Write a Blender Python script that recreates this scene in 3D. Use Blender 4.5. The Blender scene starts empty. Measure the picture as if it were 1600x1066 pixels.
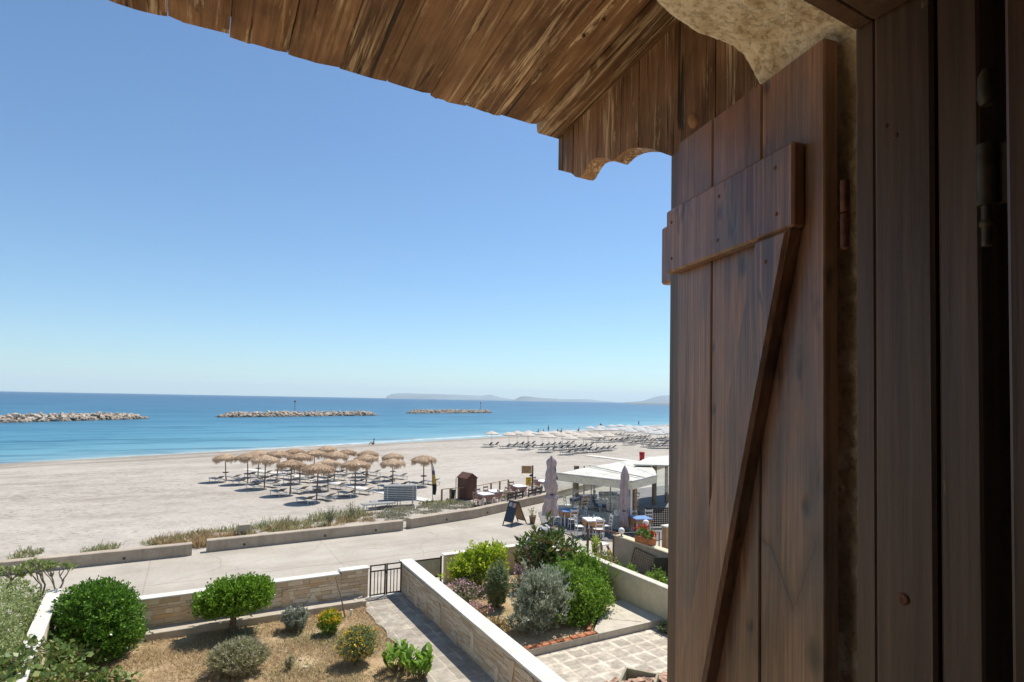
import bpy, math, random
import numpy as np
from mathutils import Vector, Matrix, noise
rad = math.radians
SC = bpy.context.scene
COL = SC.collection
rng = np.random.default_rng(7)
random.seed(7)

# ------------------------------------------------------------------ camera
FPX, PIT, ROL, SHF, YAW, EYE = 894.0, rad(2.0), rad(1.04), .03836, rad(29.2), 6.0
def cam_basis():
    fx, fy = math.sin(YAW), math.cos(YAW)
    f = Vector((fx*math.cos(PIT), fy*math.cos(PIT), math.sin(PIT)))
    r0 = Vector((fy, -fx, 0)); u0 = Vector((-fx*math.sin(PIT), -fy*math.sin(PIT), math.cos(PIT)))
    c, s = math.cos(ROL), math.sin(ROL)
    return c*r0+s*u0, -s*r0+c*u0, f
CR, CU, CF = cam_basis()
cd = bpy.data.cameras.new('camera'); cam = bpy.data.objects.new('camera', cd); COL.objects.link(cam)
cd.sensor_width = 36; cd.lens = FPX/1600*36; cd.shift_y = SHF; cd.clip_start = .02; cd.clip_end = 80000
m = Matrix((CR, CU, -CF)).transposed().to_4x4(); m.translation = (0, 0, EYE); cam.matrix_world = m
SC.camera = cam
def ray(px, py):
    return ((px-800)/FPX)*CR + (-(py-533)/FPX+SHF*1600/FPX)*CU + CF
def at(px, py, z=0.0):
    d = ray(px, py); t = (z-EYE)/d.z
    return Vector((d.x*t, d.y*t, z))
def aty(px, py, Y):
    d = ray(px, py); t = Y/d.y
    return Vector((d.x*t, Y, EYE+d.z*t))
def atx(px, py, X):
    d = ray(px, py); t = X/d.x
    return Vector((X, d.y*t, EYE+d.z*t))

# ------------------------------------------------------------------ light
SUN = Vector((.506, .29, 1.0)).normalized()
w = bpy.data.worlds.new('World'); SC.world = w; w.use_nodes = True
nt = w.node_tree; bg = nt.nodes['Background']; sky = nt.nodes.new('ShaderNodeTexSky'); sky.sky_type = 'NISHITA'
sky.sun_disc = False; sky.sun_elevation = math.asin(SUN.z); sky.sun_rotation = math.atan2(SUN.x, SUN.y)
sky.altitude = 0; sky.air_density = 1.0; sky.dust_density = .25; sky.ozone_density = 1.4
tint = nt.nodes.new('ShaderNodeMix'); tint.data_type = 'RGBA'; tint.blend_type = 'MULTIPLY'; tint.inputs[0].default_value = 1; tint.inputs[7].default_value = (.76, .95, 1.08, 1)
nt.links.new(sky.outputs[0], tint.inputs[6]); nt.links.new(tint.outputs[2], bg.inputs[0]); bg.inputs[1].default_value = .087
sl = bpy.data.lights.new('sun', 'SUN'); sl.energy = 4.2; sl.angle = rad(.5); sl.color = (1, .95, .87)
so = bpy.data.objects.new('sun', sl); COL.objects.link(so); so.rotation_euler = SUN.to_track_quat('Z', 'Y').to_euler()
SC.view_settings.view_transform = 'Standard'; SC.view_settings.look = 'None'; SC.view_settings.gamma = 1
SC.view_settings.exposure = 0.54; SC.view_settings.use_curve_mapping = False
SC.render.engine = 'CYCLES'
cy = SC.cycles
cy.max_bounces = 10; cy.diffuse_bounces = 5; cy.glossy_bounces = 3; cy.transmission_bounces = 5; cy.transparent_max_bounces = 12
cy.volume_bounces = 0; cy.use_denoising = True
try: cy.denoiser = 'OPENIMAGEDENOISE'
except Exception: pass

# ------------------------------------------------------------------ node helper
class G:
    def __init__(s, name):
        s.m = bpy.data.materials.new(name); s.m.use_nodes = True
        s.t = s.m.node_tree; s.t.nodes.clear(); s.out = s.t.nodes.new('ShaderNodeOutputMaterial')
    def set(s, sock, v):
        if v is None: return
        if hasattr(v, 'is_linked') or isinstance(v, bpy.types.NodeSocket): s.t.links.new(v, sock)
        elif isinstance(v, (tuple, list)) and sock.type == 'RGBA' and len(v) == 3: sock.default_value = (*v, 1)
        else: sock.default_value = v
    def n(s, typ, ins=None, out=0, **props):
        nd = s.t.nodes.new('ShaderNode'+typ)
        for k, v in props.items(): setattr(nd, k, v)
        for k, v in (ins or {}).items(): s.set(nd.inputs[k], v)
        return nd.outputs[out]
    def coord(s, k='Object'): return s.n('TexCoord', out={'Generated': 0, 'Object': 3}[k])
    def pos(s): return s.n('NewGeometry', out=0)
    def isl(s): return s.n('NewGeometry', out='Random Per Island')
    def objr(s): return s.n('ObjectInfo', out='Random')
    def math(s, op, a, b=0.0, c=None, clamp=False):
        i = {0: a, 1: b}
        if c is not None: i[2] = c
        return s.n('Math', i, operation=op, use_clamp=clamp)
    def map(s, v, scale=(1, 1, 1), loc=(0, 0, 0), rot=(0, 0, 0)):
        return s.n('Mapping', {'Vector': v, 'Location': loc, 'Rotation': rot, 'Scale': scale})
    def vadd(s, a, b): return s.n('VectorMath', {0: a, 1: b}, operation='ADD')
    def noise(s, v, scale, detail=4, rough=.55, dist=0.0):
        return s.n('TexNoise', {'Vector': v, 'Scale': scale, 'Detail': detail, 'Roughness': rough, 'Distortion': dist})
    def vor(s, v, scale, feature='F1', out=0, rnd=1.0):
        nd = s.t.nodes.new('ShaderNodeTexVoronoi'); nd.feature = feature
        s.set(nd.inputs['Vector'], v); nd.inputs['Scale'].default_value = scale; nd.inputs['Randomness'].default_value = rnd
        return nd.outputs[out]
    def ramp(s, f, stops, interp='LINEAR'):
        nd = s.t.nodes.new('ShaderNodeValToRGB'); cr = nd.color_ramp; cr.interpolation = interp
        while len(cr.elements) < len(stops): cr.elements.new(.5)
        for e, (p, c) in zip(cr.elements, stops):
            e.position = p; e.color = (*c, 1) if isinstance(c, (tuple, list)) else (c, c, c, 1)
        s.set(nd.inputs[0], f); return nd.outputs[0]
    def mix(s, f, a, b, blend='MIX'):
        nd = s.t.nodes.new('ShaderNodeMix'); nd.data_type = 'RGBA'; nd.blend_type = blend
        s.set(nd.inputs[0], f); s.set(nd.inputs[6], a); s.set(nd.inputs[7], b); return nd.outputs[2]
    def rng(s, f, a, b, c=0.0, d=1.0):
        return s.n('MapRange', {0: f, 1: a, 2: b, 3: c, 4: d})
    def sep(s, v, i): return s.n('SeparateXYZ', {0: v}, out=i)
    def comb(s, x, y, z): return s.n('CombineXYZ', {0: x, 1: y, 2: z})
    def bump(s, h, strength=.5, dist=.02, normal=None):
        i = {'Height': h, 'Strength': strength, 'Distance': dist}
        if normal is not None: i['Normal'] = normal
        return s.n('Bump', i)
    def bsdf(s, color, rough=.6, spec=.4, normal=None, metal=0.0, **kw):
        i = {'Base Color': color, 'Roughness': rough, 'Specular IOR Level': spec, 'Metallic': metal}
        if normal is not None: i['Normal'] = normal
        i.update(kw)
        return s.n('BsdfPrincipled', i)
    def done(s, sh, socket='Surface'):
        s.t.links.new(sh, s.out.inputs[socket]); return s.m

def M_plain(name, col, rough=.6, spec=.35, var=.12, scale=8, metal=0.0, bump=.1, bscale=60):
    g = G(name); c = g.coord()
    n = g.noise(c, scale, 5); lo = tuple(x*(1-var*1.6) for x in col); hi = tuple(min(1, x*(1+var)) for x in col)
    cc = g.ramp(n, [(.3, lo), (.7, hi)])
    return g.done(g.bsdf(cc, rough, spec, g.bump(g.noise(c, bscale, 3), bump, .01), metal))

def M_leaf(name, a, b, c=None, trans=.4, rough=.45, scale=2.0):
    g = G(name); r = g.isl(); p = g.coord()
    col = g.ramp(r, [(0, a), (.55, b), (1, c or b)])
    n = g.noise(p, scale, 2); col = g.mix(g.rng(n, .35, .65, 0, .45), col, a)
    p1 = g.bsdf(col, rough, .35); t = g.n('BsdfTranslucent', {'Color': col})
    return g.done(g.n('MixShader', {0: trans, 1: p1, 2: t}))

def M_shutter(pts=(), segs=()):
    g = G('stained_shutter_wood'); c = g.coord(); r = g.isl()
    off = g.comb(g.math('MULTIPLY', r, 37.0), 0.0, g.math('MULTIPLY', r, 11.0)); v = g.vadd(c, off)
    warp = g.noise(g.map(v, (3, 3, 1.2)), 2.0, 2)
    gr = g.noise(g.map(v, (70, 70, 2.2)), 1.0, 6, .6, .8)
    gr2 = g.noise(g.map(v, (14, 14, .9)), 1.0, 4, .6, 1.6)
    big = g.noise(g.map(v, (3.5, 3.5, 1.3)), 1.6, 3)
    f = g.math('ADD', g.math('MULTIPLY', gr, .35), g.math('ADD', g.math('MULTIPLY', gr2, .4), g.math('MULTIPLY', big, .3)))
    col = g.ramp(f, [(.36, (.045, .020, .011)), (.46, (.165, .080, .042)), (.55, (.36, .185, .100)), (.66, (.56, .31, .18))])
    col = g.mix(g.rng(r, 0, 1, 0, .30), col, (.09, .055, .048))
    # grey worn film, in patches
    wear = g.ramp(g.noise(g.map(v, (5, 5, 2.4)), 1.7, 5, .6), [(.45, 0.0), (.68, .6)])
    col = g.mix(wear, col, (.175, .125, .095))
    fine = g.ramp(g.noise(g.map(v, (240, 240, 7)), 1.0, 4, .6), [(.35, .74), (.6, 1.12)]); col = g.mix(1.0, col, fine, 'MULTIPLY')
    # knots
    kv = g.vadd(g.map(v, (9.0, 9.0, 4.2)), g.n('TexNoise', {'Vector': g.map(v, (30, 30, 12)), 'Scale': 1.0}, out=1)); kd = g.vor(kv, 1.0); k = g.ramp(kd, [(.07, 1.0), (.12, .6), (.24, 0.0)])
    col = g.mix(g.math('MULTIPLY', k, .75), col, (.022, .013, .010))
    if pts:
        X, Z = g.sep(c, 0), g.sep(c, 2); wb = g.math('MULTIPLY', g.math('SUBTRACT', g.noise(g.map(c, (60, 60, 40)), 1.0, 3), .5), .010)
        X = g.math('ADD', X, wb); Z = g.math('ADD', Z, wb); acc = None
        for (a, z, r_) in pts:
            d = g.math('SQRT', g.math('ADD', g.math('POWER', g.math('SUBTRACT', X, a), 2.0), g.math('POWER', g.math('MULTIPLY', g.math('SUBTRACT', Z, z), .55), 2.0)))
            q = g.rng(d, r_*.3, r_*1.25, 1.0, 0.0); acc = q if acc is None else g.math('MAXIMUM', acc, q)
        for (ax, az, bx, bz, w_) in segs:
            ex, ez = bx-ax, bz-az; L2 = ex*ex+ez*ez; dx, dz = g.math('SUBTRACT', X, ax), g.math('SUBTRACT', Z, az)
            t_ = g.math('MULTIPLY', g.math('ADD', g.math('MULTIPLY', dx, ex), g.math('MULTIPLY', dz, ez)), 1/L2, clamp=True)
            d = g.math('SQRT', g.math('ADD', g.math('POWER', g.math('SUBTRACT', dx, g.math('MULTIPLY', t_, ex)), 2.0), g.math('POWER', g.math('SUBTRACT', dz, g.math('MULTIPLY', t_, ez)), 2.0)))
            q = g.math('ADD', g.rng(d, w_*.3, w_*1.2, .25, 0.0), g.rng(d, 0.0, w_*13, .5, 0.0)); acc = g.math('MAXIMUM', acc, q)
        k = g.math('MAXIMUM', k, g.math('MINIMUM', acc, 1.0))
        col = g.mix(g.math('MULTIPLY', acc, .85), col, (.020, .014, .014))
    warm = g.ramp(g.noise(g.map(v, (4.5, 4.5, 2.0), loc=(7, 0, 3)), 1.5, 4, .55, .4), [(.44, 0.0), (.64, .6)]); col = g.mix(warm, col, (.38, .19, .105))
    cool = g.ramp(g.noise(g.map(v, (5, 5, 1.7), loc=(1, 0, 9)), 1.6, 4, .6, .5), [(.50, 0.0), (.66, .5)]); col = g.mix(cool, col, (.115, .105, .105))
    sc = g.ramp(g.noise(g.map(v, (9, 9, 60), rot=(0, .5, 0)), 1.0, 3), [(.70, 0.0), (.74, .35)])
    col = g.mix(sc, col, (.26, .17, .12))
    h = g.math('SUBTRACT', g.math('ADD', g.math('MULTIPLY', gr, .6), g.math('MULTIPLY', gr2, .5)), g.math('MULTIPLY', k, .6))
    nr = g.bump(h, .6, .004); nr = g.bump(g.noise(v, 350, 2), .08, .001, nr)
    rg = g.rng(big, .3, .7, .28, .50)
    return g.done(g.bsdf(col, rg, .5, nr, **{'Coat Weight': .25, 'Coat Roughness': .22}))

def M_canopy(name, axis='y', dark=1.0):
    g = G(name); c = g.coord(); r = g.isl()
    off = g.comb(g.math('MULTIPLY', r, 23.0), g.math('MULTIPLY', r, 17.0), g.math('MULTIPLY', r, 7.0)); v = g.vadd(c, off)
    def st(a, b): return g.map(v, (a, b, b) if axis == 'y' else (a, a, b))
    gr = g.noise(st(95, 4.5), 1.0, 7, .68, .6)
    gr2 = g.noise(st(24, 1.6), 1.0, 6, .66, 1.0)
    big = g.noise(st(6, 2.5), 1.0, 4)
    paint = g.ramp(g.math('ADD', g.math('MULTIPLY', gr, .45), g.math('MULTIPLY', big, .55)),
                   [(.33, (.09*dark, .046*dark, .023*dark)), (.5, (.27*dark, .148*dark, .076*dark)), (.68, (.45*dark, .275*dark, .155*dark))])
    bare = g.ramp(gr, [(.35, (.34, .22, .12)), (.55, (.66, .49, .32)), (.7, (.88, .74, .56))])
    # flaked strips
    fl = g.math('MULTIPLY', g.ramp(gr2, [(.51, 0.0), (.57, 1.0)]), g.ramp(gr, [(.45, 0.0), (.54, 1.0)]))
    fl2 = g.ramp(g.noise(st(19, 3.6), 1.2, 8, .74), [(.585, 0.0), (.60, 1.0)])
    fl = g.math('MAXIMUM', fl, g.math('MULTIPLY', fl2, .9))
    fl = g.math('MULTIPLY', fl, g.ramp(g.noise(v, 3.2, 3), [(.36, .15), (.54, 1.0)]))
    col = g.mix(fl, paint, bare)
    cr = g.ramp(g.noise(st(60, 1.5), 1.0, 5, .65, .6), [(.34, 1.0), (.385, 0.0)])
    col = g.mix(g.math('MULTIPLY', cr, .85), col, (.016, .009, .005))
    kd = g.vor(st(9, 3.2), 1.0); k = g.ramp(kd, [(.05, 1.0), (.12, 0.0)])
    col = g.mix(g.math('MULTIPLY', k, .5), col, (.09, .035, .012))
    h = g.math('SUBTRACT', g.math('ADD', g.math('MULTIPLY', gr, .9), g.math('MULTIPLY', gr2, 1.1)), g.math('ADD', g.math('MULTIPLY', cr, 1.2), g.math('MULTIPLY', fl, .35)))
    nr = g.bump(h, .95, .006)
    pt = g.ramp(g.noise(v, 4.0, 5, .6), [(.42, .75), (.62, 1.15)]); col = g.mix(1.0, col, pt, 'MULTIPLY')
    return g.done(g.bsdf(col, .62, .3, nr))

def M_stucco(name, lo=(.80, .62, .38), hi=(.96, .83, .60)):
    g = G(name); c = g.coord()
    n = g.noise(c, 38, 6, .7); v = g.vor(c, 75); b = g.noise(c, 6, 3)
    cl = g.noise(c, 70, 5, .75); vv = g.vor(c, 110); pit = g.math('MULTIPLY', g.ramp(cl, [(.40, 1.0), (.50, 0.0)]), g.rng(vv, .25, .6, .25, 1.0))
    col = g.ramp(g.math('ADD', g.math('MULTIPLY', n, .7), g.math('MULTIPLY', b, .3)), [(.36, lo), (.58, hi)])
    col = g.mix(g.math('MULTIPLY', pit, .42), col, (.40, .27, .14))
    h = g.math('SUBTRACT', g.math('ADD', n, g.math('MULTIPLY', cl, .8)), g.math('MULTIPLY', pit, .8))
    return g.done(g.bsdf(col, .9, .15, g.bump(h, .6, .008)))

def M_render(name, col, stain=(.3, .26, .2)):   # painted / bare cement wall with weather stains
    g = G(name); c = g.coord()
    n = g.noise(c, 3.0, 6, .6); f = g.noise(c, 40, 4)
    st = g.noise(g.map(c, (2.2, 2.2, .5)), 1.6, 6, .65)
    cc = g.ramp(g.math('ADD', g.math('MULTIPLY', n, .7), g.math('MULTIPLY', f, .3)), [(.35, tuple(x*.84 for x in col)), (.65, tuple(min(1, x*1.08) for x in col))])
    cc = g.mix(g.ramp(st, [(.52, 0.0), (.75, .5)]), cc, stain)
    cr = g.vor(g.vadd(c, g.noise(c, 2.0, 3)), .9, 'DISTANCE_TO_EDGE'); cc = g.mix(g.ramp(cr, [(.0, .5), (.006, 0.0)]), cc, (.2, .17, .13))
    return g.done(g.bsdf(cc, .85, .2, g.bump(f, .5, .01)))

def M_stone(name):      # cladding stones: colour by island
    g = G(name); c = g.coord(); r = g.isl()
    v = g.vadd(c, g.comb(g.math('MULTIPLY', r, 9.0), g.math('MULTIPLY', r, 5.0), g.math('MULTIPLY', r, 3.0)))
    n = g.noise(g.map(v, (4, 4, 14)), 1.5, 5, .6)
    a = g.ramp(r, [(0, (.62, .48, .33)), (.2, (.76, .62, .44)), (.4, (.68, .50, .32)), (.55, (.80, .67, .50)), (.7, (.56, .42, .27)), (.85, (.64, .41, .22)), (.92, (.78, .64, .46))], 'CONSTANT')
    col = g.mix(g.rng(n, .3, .7, 0, .35), a, (.45, .36, .26))
    return g.done(g.bsdf(col, .8, .2, g.bump(g.noise(v, 30, 5), .6, .012)))

def M_sand():
    g = G('beach_sand'); p = g.pos()
    big = g.noise(g.map(p, (.05, .12, 1)), 1.0, 5, .6, .6); mid = g.noise(p, .6, 5, .65); fine = g.noise(p, 3.2, 4, .7)
    # distance from the water line
    d = g.math('ADD', g.math('MULTIPLY', g.sep(p, 0), -.397), g.math('MULTIPLY', g.sep(p, 1), .917))
    d = g.math('SUBTRACT', 82.5, d); d = g.math('ADD', d, g.math('MULTIPLY', g.math('SUBTRACT', big, .5), 10.0))
    col = g.ramp(g.math('ADD', g.math('MULTIPLY', big, .45), g.math('ADD', g.math('MULTIPLY', mid, .3), g.math('MULTIPLY', fine, .25))),
                 [(.36, (.27, .238, .20)), (.47, (.39, .35, .30)), (.58, (.47, .425, .37))])
    wet = g.ramp(g.rng(d, -4, 22), [(0, .75), (.25, .55), (.34, .15), (.42, .70), (.55, .15), (1, 0.0)])
    col = g.mix(wet, col, (.20, .17, .135))
    peb = g.math('MULTIPLY', g.ramp(g.noise(p, 2.6, 4, .8), [(.55, 0.0), (.64, 1.0)]), g.ramp(g.noise(g.map(p, (.05, .13, 1), loc=(3, 5, 0)), 1.0, 3), [(.40, .1), (.56, 1.0)]))
    col = g.mix(g.math('MULTIPLY', peb, .8), col, (.15, .13, .105))
    h = g.math('ADD', g.noise(p, 2.2, 5, .7), g.math('MULTIPLY', mid, 1.2))
    return g.done(g.bsdf(col, .95, .1, g.bump(h, .9, .10)))

def M_road():
    g = G('concrete_road'); p = g.pos(); n = g.noise(p, .5, 6, .6); f = g.noise(p, 7, 5, .7); s = g.noise(g.map(p, (.15, .8, 1)), 1.2, 5)
    col = g.ramp(g.math('ADD', g.math('MULTIPLY', n, .5), g.math('ADD', g.math('MULTIPLY', f, .25), g.math('MULTIPLY', s, .25))), [(.36, (.32, .28, .23)), (.60, (.46, .415, .35))])
    wob = g.math('MULTIPLY', g.math('SUBTRACT', g.noise(g.map(p, (.7, 0, 0)), 1.0, 5, .7), .5), .35)
    def crack(y0, w, k=1.0):
        d = g.math('ABSOLUTE', g.math('SUBTRACT', g.math('ADD', g.sep(p, 1), g.math('MULTIPLY', wob, k)), y0)); return g.ramp(d, [(w*.5, 1.0), (w, 0.0)])
    c1 = g.math('MAXIMUM', g.math('MULTIPLY', crack(21.3, .03), .55), g.math('MULTIPLY', crack(19.4, .02, 1.6), .3))
    jx = g.math('PINGPONG', g.math('ADD', g.sep(p, 0), 1.1), 3.0); c2 = g.math('MULTIPLY', g.ramp(jx, [(.012, 1.0), (.028, 0.0)]), .3)
    vc = g.vor(g.vadd(p, g.n('TexNoise', {'Vector': p, 'Scale': .8, 'Detail': 4.0}, out=1)), .22, 'DISTANCE_TO_EDGE'); c3 = g.math('MULTIPLY', g.ramp(vc, [(.0015, 1.0), (.005, 0.0)]), .45)
    k = g.math('MAXIMUM', g.math('MAXIMUM', c1, c2), c3); col = g.mix(k, col, (.2, .17, .14))
    sp = g.ramp(g.noise(p, 1.7, 5, .75), [(.66, 0.0), (.72, .35)]); col = g.mix(sp, col, (.34, .30, .25))
    return g.done(g.bsdf(col, .9, .2, g.bump(g.math('SUBTRACT', f, k), .35, .02)))

def M_tiles(name, w, h, lo, hi, grout, rot=0.0, mort=.02, wide=False):
    g = G(name); p = g.coord(); dn = g.n('VectorMath', {0: g.n('TexNoise', {'Vector': p, 'Scale': 3.0, 'Detail': 4.0}, out=1), 1: (.09, .09, .09)}, operation='MULTIPLY'); v = g.map(g.vadd(p, dn), rot=(0, 0, rot))
    br = g.t.nodes.new('ShaderNodeTexBrick'); g.set(br.inputs['Vector'], v)
    br.offset = .5 if wide else 0.0; br.inputs['Scale'].default_value = 1; br.inputs['Brick Width'].default_value = w; br.inputs['Row Height'].default_value = h
    br.inputs['Mortar Size'].default_value = mort; br.inputs['Mortar Smooth'].default_value = .4
    g.set(br.inputs['Color1'], lo); g.set(br.inputs['Color2'], hi); g.set(br.inputs['Mortar'], grout)
    n = g.noise(p, 3.4, 6, .65); n2 = g.noise(p, 14, 5, .7)
    col = g.mix(g.rng(n, .38, .62, 0, .75), br.outputs[0], tuple(x*.62 for x in lo)); col = g.mix(g.rng(n2, .45, .7, 0, .35), col, hi)
    return g.done(g.bsdf(col, .85, .2, g.bump(g.math('SUBTRACT', n2, g.math('MULTIPLY', br.outputs[1], 1.5)), .5, .012)))

def M_ground_dry():
    g = G('dry_garden_soil'); p = g.pos(); n = g.noise(p, 1.1, 6, .65); f = g.noise(p, 16, 5, .7)
    col = g.ramp(g.math('ADD', g.math('MULTIPLY', n, .6), g.math('MULTIPLY', f, .4)), [(.35, (.23, .16, .085)), (.5, (.41, .295, .17)), (.65, (.54, .42, .26))])
    gr = g.ramp(g.noise(p, .9, 4), [(.55, 0.0), (.7, .4)]); col = g.mix(gr, col, (.17, .17, .06))
    return g.done(g.bsdf(col, .95, .1, g.bump(f, .9, .03)))

def M_water():
    g = G('sea_water'); p = g.pos()
    d = g.math('SUBTRACT', g.math('ADD', g.math('MULTIPLY', g.sep(p, 0), -.397), g.math('MULTIPLY', g.sep(p, 1), .917)), 82.5)
    patch = g.noise(g.map(p, (.006, .022, 1), rot=(0, 0, -.3)), 1.0, 5, .6, .4)
    streak = g.noise(g.map(p, (.018, .14, 1), rot=(0, 0, -.35)), 1.0, 6, .65, .3)
    rip = g.noise(g.map(p, (.12, .5, 1), rot=(0, 0, -.35)), 1.0, 6, .7, .4)
    l = g.math('LOGARITHM', g.math('MAXIMUM', g.math('ADD', d, g.math('MULTIPLY', g.math('SUBTRACT', patch, .5), g.math('MULTIPLY', d, .8))), 1.0), 10.0)
    col = g.ramp(g.rng(l, 0.0, 4.0), [(.0, (.34, .39, .34)), (.12, (.20, .34, .37)), (.30, (.10, .27, .33)), (.42, (.038, .18, .265)), (.52, (.009, .105, .195)), (.66, (.002, .055, .145)), (.80, (.001, .026, .115)), (1, (.001, .016, .085))])
    f = g.math('ADD', g.math('MULTIPLY', streak, .6), g.math('MULTIPLY', rip, .4))
    col = g.mix(g.rng(f, .43, .56, 0, .75), col, g.mix(.6, col, (.11, .28, .36)))
    col = g.mix(g.rng(f, .50, .40, 0, .75), col, (.010, .085, .15))
    foam = g.math('MULTIPLY', g.ramp(g.rng(d, -2.5, 2.2), [(.0, .0), (.4, .85), (.62, .2), (1.0, 0.0)]), g.rng(g.noise(p, .5, 4, .7), .35, .6))
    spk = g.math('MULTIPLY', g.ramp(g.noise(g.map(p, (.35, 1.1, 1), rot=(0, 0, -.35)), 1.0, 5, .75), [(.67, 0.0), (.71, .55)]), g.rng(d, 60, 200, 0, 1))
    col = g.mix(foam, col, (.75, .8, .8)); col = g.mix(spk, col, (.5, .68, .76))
    nr = g.bump(rip, .35, .25); nr = g.bump(g.noise(p, 1.6, 4, .6), .3, .06, nr)
    return g.done(g.bsdf(col, .38, .22, nr))

# ------------------------------------------------------------------ mesh helper
def rotz(a): return Matrix.Rotation(a, 4, 'Z')
class MB:
    def __init__(s): s.v = []; s.f = []; s.sm = []
    def add(s, vs, fs, smooth=False, M=None):
        b = len(s.v)
        s.v += [tuple(M @ Vector(q)) if M is not None else tuple(q) for q in vs]
        s.f += [tuple(i+b for i in f) for f in fs]; s.sm += [smooth]*len(fs); return s
    def box(s, lo, hi, M=None, bev=0.0):
        x0, y0, z0 = lo; x1, y1, z1 = hi
        if bev <= 0:
            vs = [(x0,y0,z0),(x1,y0,z0),(x1,y1,z0),(x0,y1,z0),(x0,y0,z1),(x1,y0,z1),(x1,y1,z1),(x0,y1,z1)]
            return s.add(vs, [(0,3,2,1),(4,5,6,7),(0,1,5,4),(1,2,6,5),(2,3,7,6),(3,0,4,7)], M=M)
        b = bev; vs = []; idx = {}
        for i, X in enumerate((x0, x1)):
            for j, Y in enumerate((y0, y1)):
                for k, Z in enumerate((z0, z1)):
                    sx, sy, sz = 1-2*i, 1-2*j, 1-2*k
                    for a, q in enumerate(((X, Y+sy*b, Z+sz*b), (X+sx*b, Y, Z+sz*b), (X+sx*b, Y+sy*b, Z))):
                        idx[i, j, k, a] = len(vs); vs.append(q)
        fs = []
        I = lambda i, j, k, a: idx[i, j, k, a]
        for i in (0, 1): fs.append([I(i,0,0,0), I(i,1,0,0), I(i,1,1,0), I(i,0,1,0)])
        for j in (0, 1): fs.append([I(0,j,0,1), I(1,j,0,1), I(1,j,1,1), I(0,j,1,1)])
        for k in (0, 1): fs.append([I(0,0,k,2), I(1,0,k,2), I(1,1,k,2), I(0,1,k,2)])
        for i in (0, 1):
            for j in (0, 1): fs.append([I(i,j,0,0), I(i,j,1,0), I(i,j,1,1), I(i,j,0,1)])
        for i in (0, 1):
            for k in (0, 1): fs.append([I(i,0,k,0), I(i,1,k,0), I(i,1,k,2), I(i,0,k,2)])
        for j in (0, 1):
            for k in (0, 1): fs.append([I(0,j,k,1), I(1,j,k,1), I(1,j,k,2), I(0,j,k,2)])
        for i in (0, 1):
            for j in (0, 1):
                for k in (0, 1): fs.append([I(i,j,k,0), I(i,j,k,1), I(i,j,k,2)])
        c = Vector(((x0+x1)/2, (y0+y1)/2, (z0+z1)/2)); out = []
        for f in fs:
            P = [Vector(vs[q]) for q in f]; nn = (P[1]-P[0]).cross(P[2]-P[0]); mid = sum(P, Vector())/len(P)
            out.append(tuple(f) if nn.dot(mid-c) > 0 else tuple(reversed(f)))
        return s.add(vs, out, M=M)
    def tube(s, pts, r, n=8, cap=True, smooth=True, M=None):
        pts = [Vector(p) for p in pts]; rs = r if isinstance(r, (list, tuple)) else [r]*len(pts)
        vs = []; a = None
        for i, p in enumerate(pts):
            t = (pts[min(i+1, len(pts)-1)]-pts[max(i-1, 0)]).normalized()
            if a is None: a = t.orthogonal().normalized()
            a = (a-t*a.dot(t)).normalized(); b = t.cross(a)
            for k in range(n):
                q = 2*math.pi*k/n; vs.append(p+rs[i]*(math.cos(q)*a+math.sin(q)*b))
        fs = []
        for i in range(len(pts)-1):
            for k in range(n):
                fs.append((i*n+k, i*n+(k+1) % n, (i+1)*n+(k+1) % n, (i+1)*n+k))
        s.add(vs, fs, smooth, M)
        if cap: s.add([vs[k] for k in range(n)], [tuple(range(n-1, -1, -1))], M=M); s.add([vs[-n+k] for k in range(n)], [tuple(range(n))], M=M)
        return s
    def lathe(s, prof, n=16, c=(0, 0, 0), smooth=True, M=None, wob=None):
        vs = []; c = Vector(c)
        for i, (r, z) in enumerate(prof):
            for k in range(n):
                q = 2*math.pi*k/n; rr = r*(wob(q, i) if wob else 1); vs.append(c+Vector((rr*math.cos(q), rr*math.sin(q), z)))
        fs = [(i*n+k, i*n+(k+1) % n, (i+1)*n+(k+1) % n, (i+1)*n+k) for i in range(len(prof)-1) for k in range(n)]
        return s.add(vs, fs, smooth, M)
    def prism(s, poly, a, b, axis='z', M=None, smooth=False):   # polygon extruded between a and b on axis
        def P(p, q): return {'z': (p[0], p[1], q), 'y': (p[0], q, p[1]), 'x': (q, p[0], p[1])}[axis]
        n = len(poly); vs = [P(p, a) for p in poly]+[P(p, b) for p in poly]
        fs = [tuple(range(n-1, -1, -1)), tuple(range(n, 2*n))]+[(i, (i+1) % n, n+(i+1) % n, n+i) for i in range(n)]
        if axis == 'y': fs = [tuple(reversed(f)) for f in fs]
        return s.add(vs, fs, smooth, M)
    def mesh(s, name):
        me = bpy.data.meshes.new(name); me.from_pydata(s.v, [], s.f)
        me.polygons.foreach_set('use_smooth', s.sm); me.update(); return me
    def build(s, name, mat, parent=None, loc=None, world=False):
        if world and loc is not None:
            L = Vector(loc); s.v = [tuple(Vector(q)-L) for q in s.v]
        return link(name, s.mesh(name), mat, parent, loc)
def link(name, me, mat, parent=None, loc=None):
    o = bpy.data.objects.new(name, me); COL.objects.link(o)
    if mat is not None: me.materials.append(mat)
    if loc is not None: o.location = loc
    if parent is not None: o.parent = parent
    return o
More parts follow.
